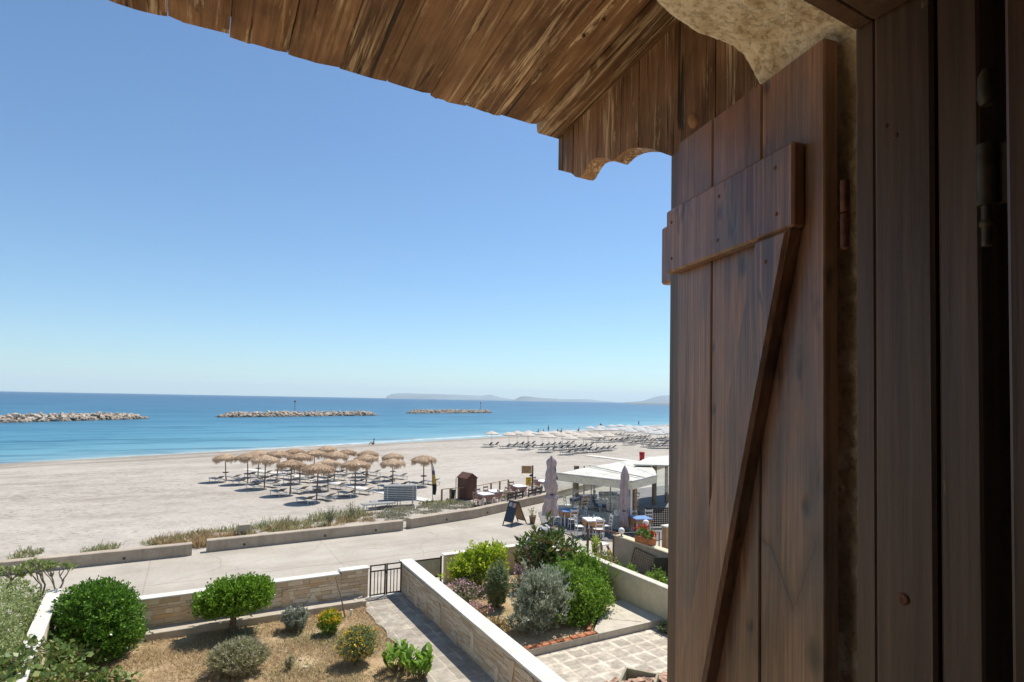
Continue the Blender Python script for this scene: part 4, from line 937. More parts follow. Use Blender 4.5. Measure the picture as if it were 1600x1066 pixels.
def make_glass():
    mb = MB(); mb.lathe([(0, .0), (.028, 0), (.028, .004), (.006, .01), (.006, .06), (.032, .09), (.036, .13), (.03, .16), (.027, .16), (.03, .12), (0, .075)], 10); me = mb.mesh('wine_glass'); me.materials.append(m_glas); return me
GL = make_glass()
def glasses(q, rz, where):
    M = Matrix.Translation(q) @ rotz(rz)
    for k, (x, y) in enumerate(((-.2, .1), (.16, -.14), (.1, .22), (-.12, -.2))):
        o = bpy.data.objects.new('wine_glass', GL); COL.objects.link(o); o.location = M @ Vector((x, y, .7475))
        tag(o, f'{["left", "near", "right", "far"][k]} small wine glass standing on the {where}', 'glass', f'glasses on the {where}')
def group_table(q, rz, cloth, chairs, where, ch=None, glass=False, cdesc='brown and white cloth'):
    put(T0, q, rz, f'square white cafe table, {where}', 'cafe tables'); c = put(cloth, q, rz, f'{cdesc} on the table {where}', 'tablecloths')
    for a, nm in chairs:
        d = Vector((math.sin(rz+rad(a)), -math.cos(rz+rad(a)), 0))*.62; put(ch or CH, Vector(q)+d, rz+rad(a)+math.pi, f'{nm}, table {where}', 'cafe chairs')
    if glass: glasses(q, rz, f'table {where}')
z0 = .036
def gz(px, py, z=z0): p = at(px, py, z); return Vector((p.x, p.y, z))
group_table(gz(927, 837), rad(-18), C_wb, [(-90, 'white chair at the left'), (0, 'white chair at the near side'), (90, 'white chair at the right')], 'nearest the road', glass=True)
group_table(gz(889, 821), rad(-18), C_bl, [(0, 'white chair at the near side'), (90, 'white chair at the right'), (-90, 'white chair at the left')], 'beside the left closed parasol', cdesc='brown cloth with blue topper')
group_table(gz(1001, 834), rad(-18), C_bl, [(180, 'white chair at the far side')], 'behind the globe lamps', cdesc='brown cloth with blue topper')
for (px, py), nm, rr in (((757.5, 791), 'front left on the beach terrace', .1), ((772, 786), 'behind the front one on the beach terrace', .2), ((810.5, 777), 'on the terrace left of the sign post', .1), ((847, 768), 'on the terrace right of the sign post', .2)):
    q = spot(px, py); group_table(q, rr, C_t, [(-75, 'rose brown chair at the left'), (80, 'rose brown chair at the right'), (180, 'rose brown chair at the far side')], nm, CHt, cdesc='rose and white cloth')
# closed parasols
m_par = M_plain('mauve_canvas', (.46, .365, .36), .85, .15, .12, 5)
m_navy = M_plain('dark_lining', (.05, .045, .06), .8)
def closed_parasol(px, py, top, label, zt, r, seed, belt, lining=False):
    q = gz(px, py); H_ = top-q.z; R = random.Random(seed); t = thing('closed_parasol', label, 'parasol', q, group='closed mauve parasols')
    mb = MB(); mb.tube([(0, 0, .05), (0, 0, H_-.1)], .028, 10); mb.build('pole', m_black, t)
    mb = MB(); mb.box((-.28, -.28, 0), (.28, .28, .05), bev=.01); mb.build('base', m_black, t)
    prof = []; n = 26
    for i in range(n+1):
        f = i/n; z = zt+(H_-zt)*f
        rr = r*(.95-.25*abs(f-.2)) if f < .25 else r*(1-.55*((f-.25)/.75)**1.3)
        if abs(f-belt) < .05: rr *= .66
        rr *= 1+.10*math.sin(i*1.3+seed)
        if f > .93: rr *= max(.12, (1-f)/.07)
        prof.append((rr, z))
    ph = [R.uniform(0, 6) for _ in range(4)]
    def wob(a, i): return 1+.20*math.sin(5*a+ph[0]+i*.07)+.14*math.sin(9*a+ph[1]-i*.15)+.12*math.sin(2*a+i*.55+ph[2])+(.22*math.sin(7*a+ph[3]) if i < 3 else 0)
    mb.v = []; mb = MB(); mb.lathe(prof, 48, wob=wob); mb.build('canopy', m_par, t)
    if lining:
        mb = MB(); vs = []
        for i in range(9): f = i/8; z = H_*.70+f*H_*.27; e = r*(.80-.50*f)*(1+.1*math.sin(i*2)); vs += [(e*.35, -e*1.05, z), (e*.95, -e*.80, z-.05), (e*1.25, -e*.1, z)]
        mb.add(vs, [(i*3+j, i*3+j+1, i*3+j+4, i*3+j+3) for i in range(8) for j in (0, 1)], True); mb.build('lining', m_navy, t)
    mb = MB(); zb_ = zt+(H_-zt)*belt; mb.lathe([(r*.68, zb_-.03), (r*.72, zb_), (r*.68, zb_+.03)], 20); mb.build('strap', m_dark, t)
    return t
closed_parasol(860, 832, 3.50, 'closed mauve parasol left of the pergola, its dark lining showing', .75, .30, 3, .36, True)
closed_parasol(975, 831, 3.08, 'closed mauve parasol in front of the pergola corner', .25, .24, 5, .26)
# pergola
A, B = at(868, 808), at(985, 833); top = 2.3
Lc, Fc = at(866, 741, top), at(987, 755, top); Rc = at(1026, 745, top); Bc = at(967, 722, top)
g = G('woven_awning'); c_ = g.coord(); n_ = g.noise(c_, 1.6, 6, .7); w_ = g.noise(g.map(c_, (30, 2.5, 2.5), rot=(0, 0, .5)), 1.0, 4, .7)
col = g.ramp(g.math('ADD', g.math('MULTIPLY', n_, .5), g.math('MULTIPLY', w_, .5)), [(.36, (.36, .34, .29)), (.5, (.56, .54, .48)), (.62, (.68, .66, .61))]); m_fab = g.done(g.bsdf(col, .8, .2, g.bump(w_, .5, .02))); m_alu = M_plain('grey_metal_post', (.30, .29, .28), .5, .4, .05)
pg = thing('pergola', 'cafe pergola with a flat white awning roof, timber posts and glass side screens', 'pergola', (A.x, A.y, 0)); O_ = Vector((A.x, A.y, 0)); V3z = Vector((0, 0, .012))
def quadslab(mb, pts, th_):
    vs = [p-O_ for p in pts]+[p-O_+Vector((0, 0, th_)) for p in pts]; n = len(pts)
    mb.add(vs, [tuple(reversed(range(n))), tuple(range(n, 2*n))]+[(i, (i+1) % n, n+(i+1) % n, n+i) for i in range(n)])
mb = MB(); n = 10; vs = []
for i in range(n+1):
    for j in range(n+1):
        a = Lc.lerp(Fc, i/n); b = Bc.lerp(Rc, i/n); c = a.lerp(b, j/n)-O_; c.z += -.04*abs(math.sin(math.pi*j/n*3))+.03*(1-abs(j/n*2-1)); vs.append(c)
k = len(vs); vs += [v+Vector((0, 0, .03)) for v in vs]
q1 = [(i*(n+1)+j, i*(n+1)+j+1, (i+1)*(n+1)+j+1, (i+1)*(n+1)+j) for i in range(n) for j in range(n)]
mb.add(vs, q1+[tuple(reversed([x+k for x in f])) for f in q1]); mb.build('awning_roof', m_fab, pg)
mb = MB(); quadslab(mb, [Bc+V3z, Rc+V3z, at(1024, 737, top)+V3z, at(1010, 721, top)+V3z], .03); mb.build('awning_roof', m_fab, pg)
def plate(mb, a, b, z0_, z1_, th_):
    d = (b-a); d.z = 0; d.normalize(); s_ = Vector((-d.y, d.x, 0))*th_/2
    vs = [a-s_, b-s_, b+s_, a+s_]; vs = [Vector((v.x, v.y, z))-O_ for z in (z0_, z1_) for v in vs]
    mb.add(vs, [(0,3,2,1),(4,5,6,7),(0,1,5,4),(1,2,6,5),(2,3,7,6),(3,0,4,7)])
m_val = M_plain('cream_valance', (.74, .68, .53), .8)
for a, b in ((Lc, Fc), (Fc, Rc)): mb = MB(); plate(mb, a, b, top-.30, top+.02, .05); mb.build('valance', m_val, pg)
for a, b in ((Lc, Fc), (Fc, Rc)): mb = MB(); plate(mb, a.lerp(b, .004), b.lerp(a, .004), top-.02+.043, top+.105, .11); mb.build('roof_beam', m_fab, pg)
mb = MB(); a = Lc.lerp(Bc, .5); b = Fc.lerp(Rc, .5); plate(mb, a, b, top+.085, top+.135, .09); mb.build('roof_beam', m_fab, pg)
def post(x, y, r, mat, h=top-.02, nm='post'): mb = MB(); mb.box((x-r-O_.x, y-r-O_.y, .0), (x+r-O_.x, y+r-O_.y, h), bev=.008); mb.build(nm, mat, pg)
pc = at(991, 828); post(pc.x, pc.y, .085, m_wood); post(B.x+.12, B.y+.15, .06, m_whitep)
for px, py, r, m_ in ((900, 790, .11, m_pole), (912, 790, .03, m_alu), (928, 795, .035, m_alu), (1022, 789, .10, m_pole)): p = at(px, py); post(p.x, p.y, r, m_)
mb = MB(); plate(mb, A, B, .0, .66, .06); mb.build('low_panel', M_plain('pale_green_panel', (.42, .44, .38), .6), pg)
g = G('screen_glass'); m_scr = g.done(g.n('MixShader', {0: .10, 1: g.n('BsdfTransparent', {'Color': (.90, .93, .92)}), 2: g.n('BsdfGlossy', {'Color': (.9, .95, 1), 'Roughness': .05})}))
for k in range(4):
    a, b = A.lerp(B, k/4+.01), A.lerp(B, (k+1)/4-.01); mb = MB(); plate(mb, a, b, .662, 1.98, .012); mb.build('glass_screen', m_scr, pg)
    if k: mb = MB(); c = A.lerp(B, k/4); mb.box((c.x-.02-O_.x, c.y-.02-O_.y, .665), (c.x+.02-O_.x, c.y+.02-O_.y, 1.995)); mb.build('mullion', m_alu, pg)
for (px, py), nm in (((905, 801), 'first behind the glass'), ((918, 795), 'second behind the glass'), ((943, 805), 'in the middle behind the glass'), ((962, 815), 'nearest the corner behind the glass'), ((950, 790), 'at the back under the pergola'), ((975, 795), 'beside the far post under the pergola')):
    group_table(gz(px, py), rad(-15), C_n, [(-90, 'white chair at the left'), (90, 'white chair at the right'), (0, 'white chair at the near side')], nm, cdesc='navy cloth')
# second awning at the right
p4 = [at(990, 727.5, 2.42), at(1046, 729, 2.42), at(1062, 712, 2.42), at(1012, 716, 2.42)]
sw = thing('shade_roof', 'flat white shade roof on posts at the right, beside the shutter', 'shade roof', (p4[0].x, p4[0].y, 0)); O_ = sw.location.copy()
mb = MB(); quadslab(mb, p4, .07); mb.build('roof_panel', m_fab, sw)
for px, py in ((1041, 786), (1062, 778)): p = at(px, py); mb = MB(); mb.box((p.x-O_.x-.07, p.y-O_.y-.07, 0), (p.x-O_.x+.07, p.y-O_.y+.07, 2.415)); mb.build('post', m_pole, sw)
mb = MB(); a, b = at(1026, 800), at(1048, 792); plate(mb, a, b, .9, 2.3, .012); mb.build('clear_curtain', m_scr, sw)
# brown lattice panel and clutter
q = at(1028, 826); t = thing('lattice_screen', 'dark brown lattice screen panel beside the shutter', 'screen', q, rad(-20)); mb = MB()
for i in range(13): mb.box((-.55+i*.09, -.01, .1), (-.50+i*.09, .01, 1.0))
for i in range(9): mb.box((-.55, -.022, .12+i*.1), (.58, -.012, .17+i*.1))
mb.build('lattice', m_dark, t); mb = MB(); mb.box((-.60, -.03, 0), (-.552, .03, 1.06)); mb.box((.585, -.03, 0), (.63, .03, 1.06)); mb.build('post', m_dark, t)
# tables of strangers: stools in the shade
put(CHt, gz(1001, 812), .4, 'rose brown chair standing beside the timber corner post of the pergola', 'cafe chairs'); put(CH, gz(1012, 825), 2.6, 'white chair between the corner post and the lattice screen', 'cafe chairs')
# sign post
q = spot(831.7, 771.5); t = thing('sign_post', 'dark post carrying a wooden board and a yellow board, on the terrace', 'sign', q, rad(-26)); hS = aty(831.7, 727.5, q.y).z-q.z
mb = MB(); mb.box((-.045, -.045, -.2), (.045, .045, hS)); mb.build('post', m_dark, t)
def board(x0, x1, z0_, z1_, mat, ink, lines, nm):
    mb = MB(); mb.box((x0, -.02, z0_), (x1, .02, z1_), bev=.004); b = mb.build(nm, mat, t); mb = MB()
    for (u0, u1, v, h) in lines: mb.box((x0+(x1-x0)*u0, -.024, z0_+(z1_-z0_)*v), (x0+(x1-x0)*u1, -.0205, z0_+(z1_-z0_)*(v+h)))
    mb.build('faded_lettering', ink, b)
k_ = hS/44.0
board(-17.5*k_, -1.6*k_, 31.5*k_, 43.5*k_, M_plain('orange_board', (.50, .30, .15), .7), M_plain('pale_ink', (.26, .15, .08), .7), [(.12, .45, .74, .08), (.5, .85, .74, .08), (.1, .3, .56, .07), (.34, .6, .56, .07), (.64, .88, .56, .07), (.15, .5, .38, .07), (.55, .8, .38, .07), (.2, .7, .2, .07)], 'board')
board(-10.5*k_, -1.6*k_, 12.5*k_, 25.5*k_, M_plain('yellow_board', (.75, .44, .02), .6), M_plain('dark_ink', (.22, .12, .02), .6), [(.2, .8, .82, .07), (.3, .7, .6, .05), (.38, .62, .5, .1), (.25, .5, .32, .06), (.55, .75, .25, .08)], 'board')
mb = MB(); mb.lathe([(0, 0), (.1, .02), (.12, .1), (.05, .16), (0, .17)], 10, (-.1, 0, 26.5*k_)); mb.build('lamp', m_black, t)
# benches
for (pa, pb, nm) in (((793, 784.5), (817, 779), 'left of two dark brown benches behind the low wall'), ((825.5, 778), (846, 772.5), 'right of two dark brown benches, beside the sign post')):
    a, b = at(*pa, .40), at(*pb, .40); mid = (a+b)/2; L = (b-a).length; ang = math.atan2((b-a).y, (b-a).x); mid.z = zb(mid.x, mid.y); t = thing('park_bench', nm, 'bench', mid, ang, 'benches behind the low wall'); h = .42-mid.z
    mb = MB(); mb.box((-L/2, .02, h-.02), (L/2, .42, h+.03)); mb.build('seat', m_dark, t)
    mb = MB(); mb.box((-L/2, -.05, h+.15), (L/2, -.02, h+.25)); mb.box((-L/2, -.08, h+.34), (L/2, -.05, h+.44)); mb.build('backrest', m_dark, t)
    for x in (-L/2+.02, 0, L/2-.08): mb = MB(); mb.box((x, -.02, 0), (x+.06, .03, h+.46)); mb.build('leg', m_dark, t)
# A-frame board
a, b = at(785.5, 819.5), at(799.5, 823); ang = math.atan2(b.y-a.y, b.x-a.x); W2 = (b-a).length; t = thing('sandwich_board', 'folding chalkboard menu stand with a dark panel, standing on the promenade', 'menu board', a, ang)
m_chb = M_plain('chalkboard', (.03, .042, .06), .6); m_brf = M_plain('board_frame', (.10, .065, .045), .6); m_bkb = M_plain('board_back', (.33, .21, .12), .8)
HH = 1.12; LN = .42; SPR = 1.02
def leaf_(y0, y1, mats, nm):
    d = Vector((0, y1-y0, HH)); L = d.length; M = Matrix.Translation((0, y0, 0)) @ Matrix.Rotation(-math.atan2(y1-y0, HH), 4, 'X')
    mb = MB(); mb.box((0, -.015, 0), (.045, .015, L), M=M); mb.box((W2-.045, -.015, 0), (W2, .015, L), M=M); mb.box((.045, -.014, L-.05), (W2-.045, .014, L), M=M); mb.box((.045, -.014, .16), (W2-.045, .014, .20), M=M); f = mb.build('frame', m_brf, t)
    mb = MB(); mb.box((.045, -.006, .2), (W2-.045, .006, L-.05), M=M); p = mb.build(nm, mats, t); return M, L, p
M1, L1, pn = leaf_(0, LN, m_chb, 'chalk_panel'); leaf_(SPR, LN+.03, m_bkb, 'back_panel')
mb = MB(); R = random.Random(4)
for i in range(7):
    z = L1*.62-i*.085; x = .09
    while x < W2-.12: w_ = R.uniform(.02, .06); mb.box((x, -.009, z), (x+w_, -.0065, z+.012+R.uniform(0, .012)), M=M1); x += w_+R.uniform(.015, .04)
mb.build('chalk_writing', M_plain('chalk', (.12, .15, .19), .8), pn)
mb = MB(); mb.box((.08, -.010, L1*.76), (W2*.42, -.0065, L1*.93), M=M1); mb.build('paper', M_plain('pale_paper', (.42, .42, .42), .8), pn); mb = MB(); mb.box((W2*.52, -.010, L1*.74), (W2-.08, -.0065, L1*.92), M=M1); mb.build('paper', M_plain('pink_paper', (.50, .30, .27), .8), pn)
# potted plants
def pot(q, r, h, label, leaf, sp, n=10, mat=None):
    t = thing('flower_pot', label, 'flower pot', q); mb = MB(); mb.lathe([(0, 0), (r*.7, 0), (r, h), (r*1.08, h), (r*1.08, h*1.1), (r*.9, h*1.1), (r*.85, h*.8), (0, h*.8)], 16); mb.build('pot', mat or m_terra, t)
    g = np.random.default_rng(int(q.x*100)); tips = [(g.normal()*sp*.4, g.normal()*sp*.4, h+sp*g.uniform(.5, 1)) for _ in range(n)]
    quads('foliage', stemmy((0, 0, h*.8), tips, 14, .07, .035, .03, 3), leaf, t); return t
m_g1 = M_leaf('pot_leaf', (.08, .14, .03), (.18, .26, .06), (.30, .36, .10))
pot(at(832, 818), .17, .34, 'small terracotta pot with a pale green plant, beside the left parasol', m_g1, .5, 8, m_pole)
# things lying at the foot of the left parasol
g = G('folded_canvas'); m_fc = M_plain('white_canvas', (.62, .63, .66), .85)
q = at(851, 830); mb = MB(); mb.lathe([(0, .30), (.12, .28), (.22, .18), (.32, .05), (.36, 0)], 18, wob=lambda a, i: 1+.2*math.sin(3*a+i)); tag(mb.build('folded_cloth', m_fc, loc=q), 'crumpled white cloth heaped at the foot of the left parasol', 'cloth')
# ================================================================== GARDEN WALLS
def stone_face(mb, P0, U, V, W, Hf, N, rh, sw, gap=.008, seed=0, deep=(.006, .022), tall=0.0):
    R = random.Random(seed); z = 0.0; Wl = W
    while z < Hf-.01:
        h = min(R.uniform(*rh), Hf-z); h = Hf-z if Hf-z-h < rh[0]*.5 else h; x = 0
        while x < Wl-.01:
            w_ = R.uniform(*sw); w_ = Wl-x if Wl-x-w_ < sw[0]*.5 else w_; d = R.uniform(*deep); g_ = gap/2
            j = lambda: R.uniform(-.004, .004)
            c = [(x+g_+j(), z+g_+j()), (x+w_-g_+j(), z+g_+j()), (x+w_-g_+j(), z+h-g_+j()), (x+g_+j(), z+h-g_+j())]
            lo = [P0+U*a+V*b for a, b in c]; hi = [q+N*(d+R.uniform(-.003, .003)) for q in lo]; vs = lo+hi
            mb.add(vs, [(4,5,6,7),(0,1,5,4),(1,2,6,5),(2,3,7,6),(3,0,4,7)]); x += w_
        z += h
def shard(mb, P0, U, V, N, poly, d):
    lo = [P0+U*a+V*b for a, b in poly]; hi = [q+N*d for q in lo]; n = len(poly)
    mb.add(lo+hi, [tuple(range(n, 2*n))]+[(i, (i+1) % n, n+(i+1) % n, n+i) for i in range(n)])
V3 = Vector
# front wall of our garden
FY = 17.19
t = thing('garden_wall', 'stone clad garden wall along the road, white coping on top', 'garden wall', (1.5, FY, 0))
L0 = t.location.copy()
def lw(mb): mb.v = [tuple(V3(q)-L0) for q in mb.v]; return mb
mb = MB(); mb.box((-3.2, FY, -.1), (4.0, FY+.24, .80)); mb.box((4.0, FY-.002, -.1), (4.79, FY+.25, .87)); lw(mb).build('wall_core', m_mort, t)
mb = MB(); stone_face(mb, V3((-3.2, FY-.0005, 0)), V3((1, 0, 0)), V3((0, 0, 1)), 7.2, .80, V3((0, -1, 0)), (.05, .13), (.16, .5), .010, 3)
stone_face(mb, V3((4.0, FY-.0025, 0)), V3((1, 0, 0)), V3((0, 0, 1)), .79, .87, V3((0, -1, 0)), (.05, .13), (.16, .42), .01, 5)
stone_face(mb, V3((4.0, FY+.2405, 0)), V3((-1, 0, 0)), V3((0, 0, 1)), 7.2, .80, V3((0, 1, 0)), (.05, .13), (.16, .5), .010, 6)
for (x, z, po) in ((1.35, .12, [(0, 0), (.34, -.02), (.30, .30), (.12, .42)]), (2.35, .1, [(0, 0), (.26, .0), (.2, .5), (.05, .45)]), (.0, .1, [(0, 0), (.3, 0), (.34, .22), (.14, .38), (0, .3)]), (3.0, .05, [(0, 0), (.4, .03), (.2, .36)])):
    shard(mb, V3((x, FY-.02, z)), V3((1, 0, 0)), V3((0, 0, 1)), V3((0, -1, 0)), po, .018)
lw(mb).build('stone_cladding', m_stone, t)
mb = MB(); mb.box((-3.2, FY-.045, .802), (3.97, FY+.285, .85), bev=.008); mb.box((3.97, FY-.05, .872), (4.82, FY+.29, .92), bev=.008); lw(mb).build('coping', m_white, t)
# raised kerb and ledge before it
mb = MB(); mb.box((-.95, 16.55, -.05), (4.50, 16.68, .17), bev=.012); mb.box((-.95, 16.683, -.05), (4.50, FY-.03, .12)); mb.box((4.3, 16.60, .0), (4.60, FY-.03, .14), bev=.01)
tag(mb.build('garden_kerb', m_conc, loc=(2, 16.8, 0), world=True), 'low grey concrete kerb and ledge running below the stone clad wall', 'kerb')
# long wall beside the path
zt = lambda y: .985-(17.3-y)*.0165
t = thing('garden_wall', 'long white topped wall with thin stacked stone cladding, right of the garden path', 'garden wall', (6.0, 12.5, 0)); L0 = t.location.copy()
YA, YB = 5.5, 17.30
mb = MB(); mb.add([(5.84, YA, -.1), (6.14, YA, -.1), (6.14, YB, -.1), (5.84, YB, -.1), (5.84, YA, zt(YA)-.05), (6.14, YA, zt(YA)-.05), (6.14, YB, zt(YB)-.05), (5.84, YB, zt(YB)-.05)], [(0,3,2,1),(4,5,6,7),(0,1,5,4),(1,2,6,5),(2,3,7,6),(3,0,4,7)]); lw(mb).build('wall_core', m_mort, t)
mb = MB(); up = V3((0, 0, 1)); Uv = V3((0, -1, -.0165)).normalized()
stone_face(mb, V3((5.8395, YB, 0)), V3((0, -1, 0)), up, YB-YA, zt(YA)-.055, V3((-1, 0, 0)), (.036, .058), (.18, .52), .008, 11, (.006, .02))
stone_face(mb, V3((5.8395, YB, zt(YA)-.053)), V3((0, -1, 0)), up, 7.5, .09, V3((-1, 0, 0)), (.04, .05), (.2, .5), .008, 12)
stone_face(mb, V3((5.84, YB+.0005, 0)), V3((1, 0, 0)), up, .30, .9, V3((0, 1, 0)), (.04, .06), (.1, .2), .008, 14)
R = random.Random(8); y = 16.6
while y > 6.2:
    w_ = R.uniform(.16, .34); h = R.uniform(.28, .62); z = R.uniform(.03, .8-h) if R.random() < .6 else .02; k = R.choice([0, 1, 2])
    po = [[(0, 0), (w_, .02), (w_*.55, h)], [(0, 0), (w_*.8, 0), (w_*.75, h*.8), (w_*.3, h)], [(.03, 0), (w_*.6, .0), (w_*.9, h), (w_*.2, h*.86)]][k]
    shard(mb, V3((5.822, y, z)), V3((0, -1, 0)), up, V3((-1, 0, 0)), po, .018); y -= R.uniform(.55, 1.25)
lw(mb).build('stone_cladding', m_stone, t)
def tiltbox(x0, x1, y0, y1, a, b, mb):
    mb.add([(x0, y0, a(y0)), (x1, y0, a(y0)), (x1, y1, a(y1)), (x0, y1, a(y1)), (x0, y0, b(y0)), (x1, y0, b(y0)), (x1, y1, b(y1)), (x0, y1, b(y1))], [(0,3,2,1),(4,5,6,7),(0,1,5,4),(1,2,6,5),(2,3,7,6),(3,0,4,7)])
mb = MB(); tiltbox(5.79, 6.19, YA, YB+.03, lambda y: zt(y)-.048, lambda y: zt(y), mb); lw(mb).build('coping', m_white, t)
# left boundary wall, white top
t = thing('garden_wall', 'white topped boundary wall at the lower left, leafy hedge spilling over it', 'garden wall', (-2.5, 15, 0)); L0 = t.location.copy(); 
xl = lambda y: -2.74+(17.5-y)*.07
mb = MB(); y0, y1 = 9.0, 17.6
def skew(xa, xb, z0_, z1_): mb.add([(xl(y0)+xa, y0, z0_), (xl(y0)+xb, y0, z0_), (xl(y1)+xb, y1, z0_), (xl(y1)+xa, y1, z0_), (xl(y0)+xa, y0, z1_), (xl(y0)+xb, y0, z1_), (xl(y1)+xb, y1, z1_), (xl(y1)+xa, y1, z1_)], [(0,3,2,1),(4,5,6,7),(0,1,5,4),(1,2,6,5),(2,3,7,6),(3,0,4,7)])
skew(-.11, .11, -.1, 1.18); lw(mb).build('wall_core', m_cream, t); mb = MB(); skew(-.14, .14, 1.182, 1.23); lw(mb).build('coping', m_white, t)
# garden path
m_path = M_tiles('path_slabs', .46, .62, (.33, .285, .23), (.46, .41, .335), (.55, .49, .39), 0, .022)
mb = MB(); R = random.Random(2); edge = [(4.52+R.uniform(-.03, .05) if i % 3 else 4.46, 17.1-i*.33) for i in range(36)]
mb.prism([(5.84, 5.3), (5.84, 17.25), (4.46, 17.25)]+edge+[(4.6, 5.3)], -.05, .03, 'z'); struct(mb.build('path', m_path, loc=(5.2, 12, 0), world=True))
# garden gate
g1, g2 = V3((4.825, 17.12, 0)), V3((5.80, 17.10, 0)); t = thing('garden_gate', 'brown metal double gate with vertical bars at the end of the garden path', 'gate', g1, math.atan2((g2-g1).y, (g2-g1).x)); Wg = (g2-g1).length
m_gate = M_plain('brown_gate_paint', (.075, .055, .045), .5, .4)
for k in (0, 1):
    x0, x1 = (.0, Wg/2-.008) if k == 0 else (Wg/2+.008, Wg); mb = MB()
    mb.box((x0, -.02, .06), (x0+.04, .02, .99)); mb.box((x1-.04, -.02, .06), (x1, .02, .99)); 
    for z in (.08, .78, .95): mb.box((x0+.0402, -.017, z), (x1-.0402, .017, z+.035))
    for i in range(1, 4): x = x0+.04+(x1-x0-.08)*i/4; mb.box((x-.011, -.010, .1152), (x+.011, .010, .7798))
    mb.build('gate_leaf', m_gate, t)
mb = MB(); mb.box((Wg/2-.03, -.035, .70), (Wg/2+.03, -.021, .80)); mb.build('latch', m_gate, t)
mb = MB(); mb.box((4.45, 17.02, .0), (5.83, 17.24, .045)); tag(mb.build('door_step', m_white, loc=(5.1, 17.1, 0), world=True), 'pale threshold strip under the garden gate', 'threshold')

# ================================================================== NEIGHBOUR'S GARDEN
m_cr = m_cream
CYT = .98
t = thing('garden_wall', 'cream rendered wall running back on the right of the neighbouring garden', 'garden wall', (11.4, 13.5, 0)); L0 = t.location.copy()
mb = MB(); mb.box((11.30, 4.5, -.1), (11.52, 17.14, 1.0), bev=.012); lw(mb).build('wall_body', m_cr, t)
mb = MB(); mb.box((11.285, 4.5, .995), (11.535, 17.14, 1.035), bev=.012); lw(mb).build('coping', M_render('pale_worn_coping', (.62, .57, .47)), t)
t = thing('garden_wall', 'low cream wall between the lime green shrub and the road', 'garden wall', (9.3, 17.3, 0)); L0 = t.location.copy()
mb = MB(); mb.box((7.28, 17.15, -.1), (11.535, 17.37, .98), bev=.012); lw(mb).build('wall_body', m_cr, t)
mb = MB(); mb.box((7.20, 17.12, .985), (11.55, 17.40, 1.02), bev=.01); lw(mb).build('coping', m_white, t)
gL = V3((6.22, 17.28, 0)); t = thing('mesh_gate', 'small metal framed gate filled with pale sheet, left of the cream wall', 'gate', gL)
mb = MB(); mb.box((0, -.02, .05), (.035, .02, .92)); mb.box((.92, -.02, .05), (.97, .02, .96)); mb.box((.0352, -.015, .88), (.9198, .015, .92)); mb.box((.0352, -.015, .30), (.9198, .015, .34)); mb.box((.0352, -.015, .05), (.9198, .015, .09)); mb.build('frame', m_gate, t)
mb = MB(); mb.box((.037, -.005, .342), (.918, .005, .878)); mb.build('infill_sheet', M_plain('pale_sheet', (.42, .41, .33), .7), t)
# soil bed and patio
mb = MB(); mb.prism([(6.15, 11.82), (9.05, 11.82), (10.22, 12.95), (11.29, 13.3), (11.29, 17.14), (6.15, 17.14)], -.02, .14, 'z'); struct(mb.build('soil_bed', m_dry, loc=(8, 14, 0), world=True))
m_pat = M_tiles('patio_tiles', .44, .44, (.38, .33, .265), (.55, .485, .39), (.72, .62, .49), rad(0), .055)
mb = MB(); mb.box((6.15, 2, -.05), (11.29, 11.60, .012)); struct(mb.build('patio', m_pat, loc=(8.5, 8, 0), world=True))
sl_ = M_render('slab_concrete', (.52, .465, .375)); 
mb = MB(); mb.prism([(9.12, 11.60), (11.28, 11.60), (11.28, 13.3), (10.28, 12.95), (9.15, 11.84)], -.02, .185, 'z'); mb2 = mb; o = mb.build('concrete_slab', sl_, loc=(10, 12.3, 0), world=True); tag(o, 'raised pale concrete slab at the right corner of the planting bed', 'slab')
mb = MB(); mb.add([(9.75, 12.44, .1865), (9.78, 12.42, .1865), (10.62, 11.72, .1865), (10.59, 11.70, .1865)], [(0, 3, 2, 1)]); jn = mb.build('joint', m_dark, o); mb_ = jn.data
for v in jn.data.vertices: v.co -= o.location
m_brick = M_plain('worn_brick', (.42, .165, .08), .85, .2, .45, 5, 0, .6, 40)
t = thing('brick_edging', 'worn red brick edging in front of the planting bed', 'edging', (8, 11.7, 0)); L0 = t.location.copy(); mb = MB(); R = random.Random(6)
x = 6.16
while x < 9.0: w_ = R.uniform(.19, .22); mb.box((x, 11.62+R.uniform(-.01, .01), .10), (min(x+w_, 9.1), 11.80, .20+R.uniform(-.02, .01)), bev=.012); x += w_+.01
d = (V3((10.25, 12.95, 0))-V3((9.10, 11.80, 0))); n_ = int(d.length/.2)
for i in range(n_):
    M = Matrix.Translation(V3((9.10, 11.80, 0))+d*(i/n_)+V3((-.06, .05, 0))) @ rotz(math.atan2(d.y, d.x)); mb.box((0, 0, .1), (.18, .10, .215+R.uniform(-.02, .01)), M=M, bev=.01)
lw(mb).build('brick_course', m_brick, t); mb = MB(); mb.box((6.16, 11.603, -.02), (9.11, 11.618, .175)); mb.box((6.16, 11.62, -.02), (9.11, 11.81, .098)); lw(mb).build('cement_face', m_conc, t)
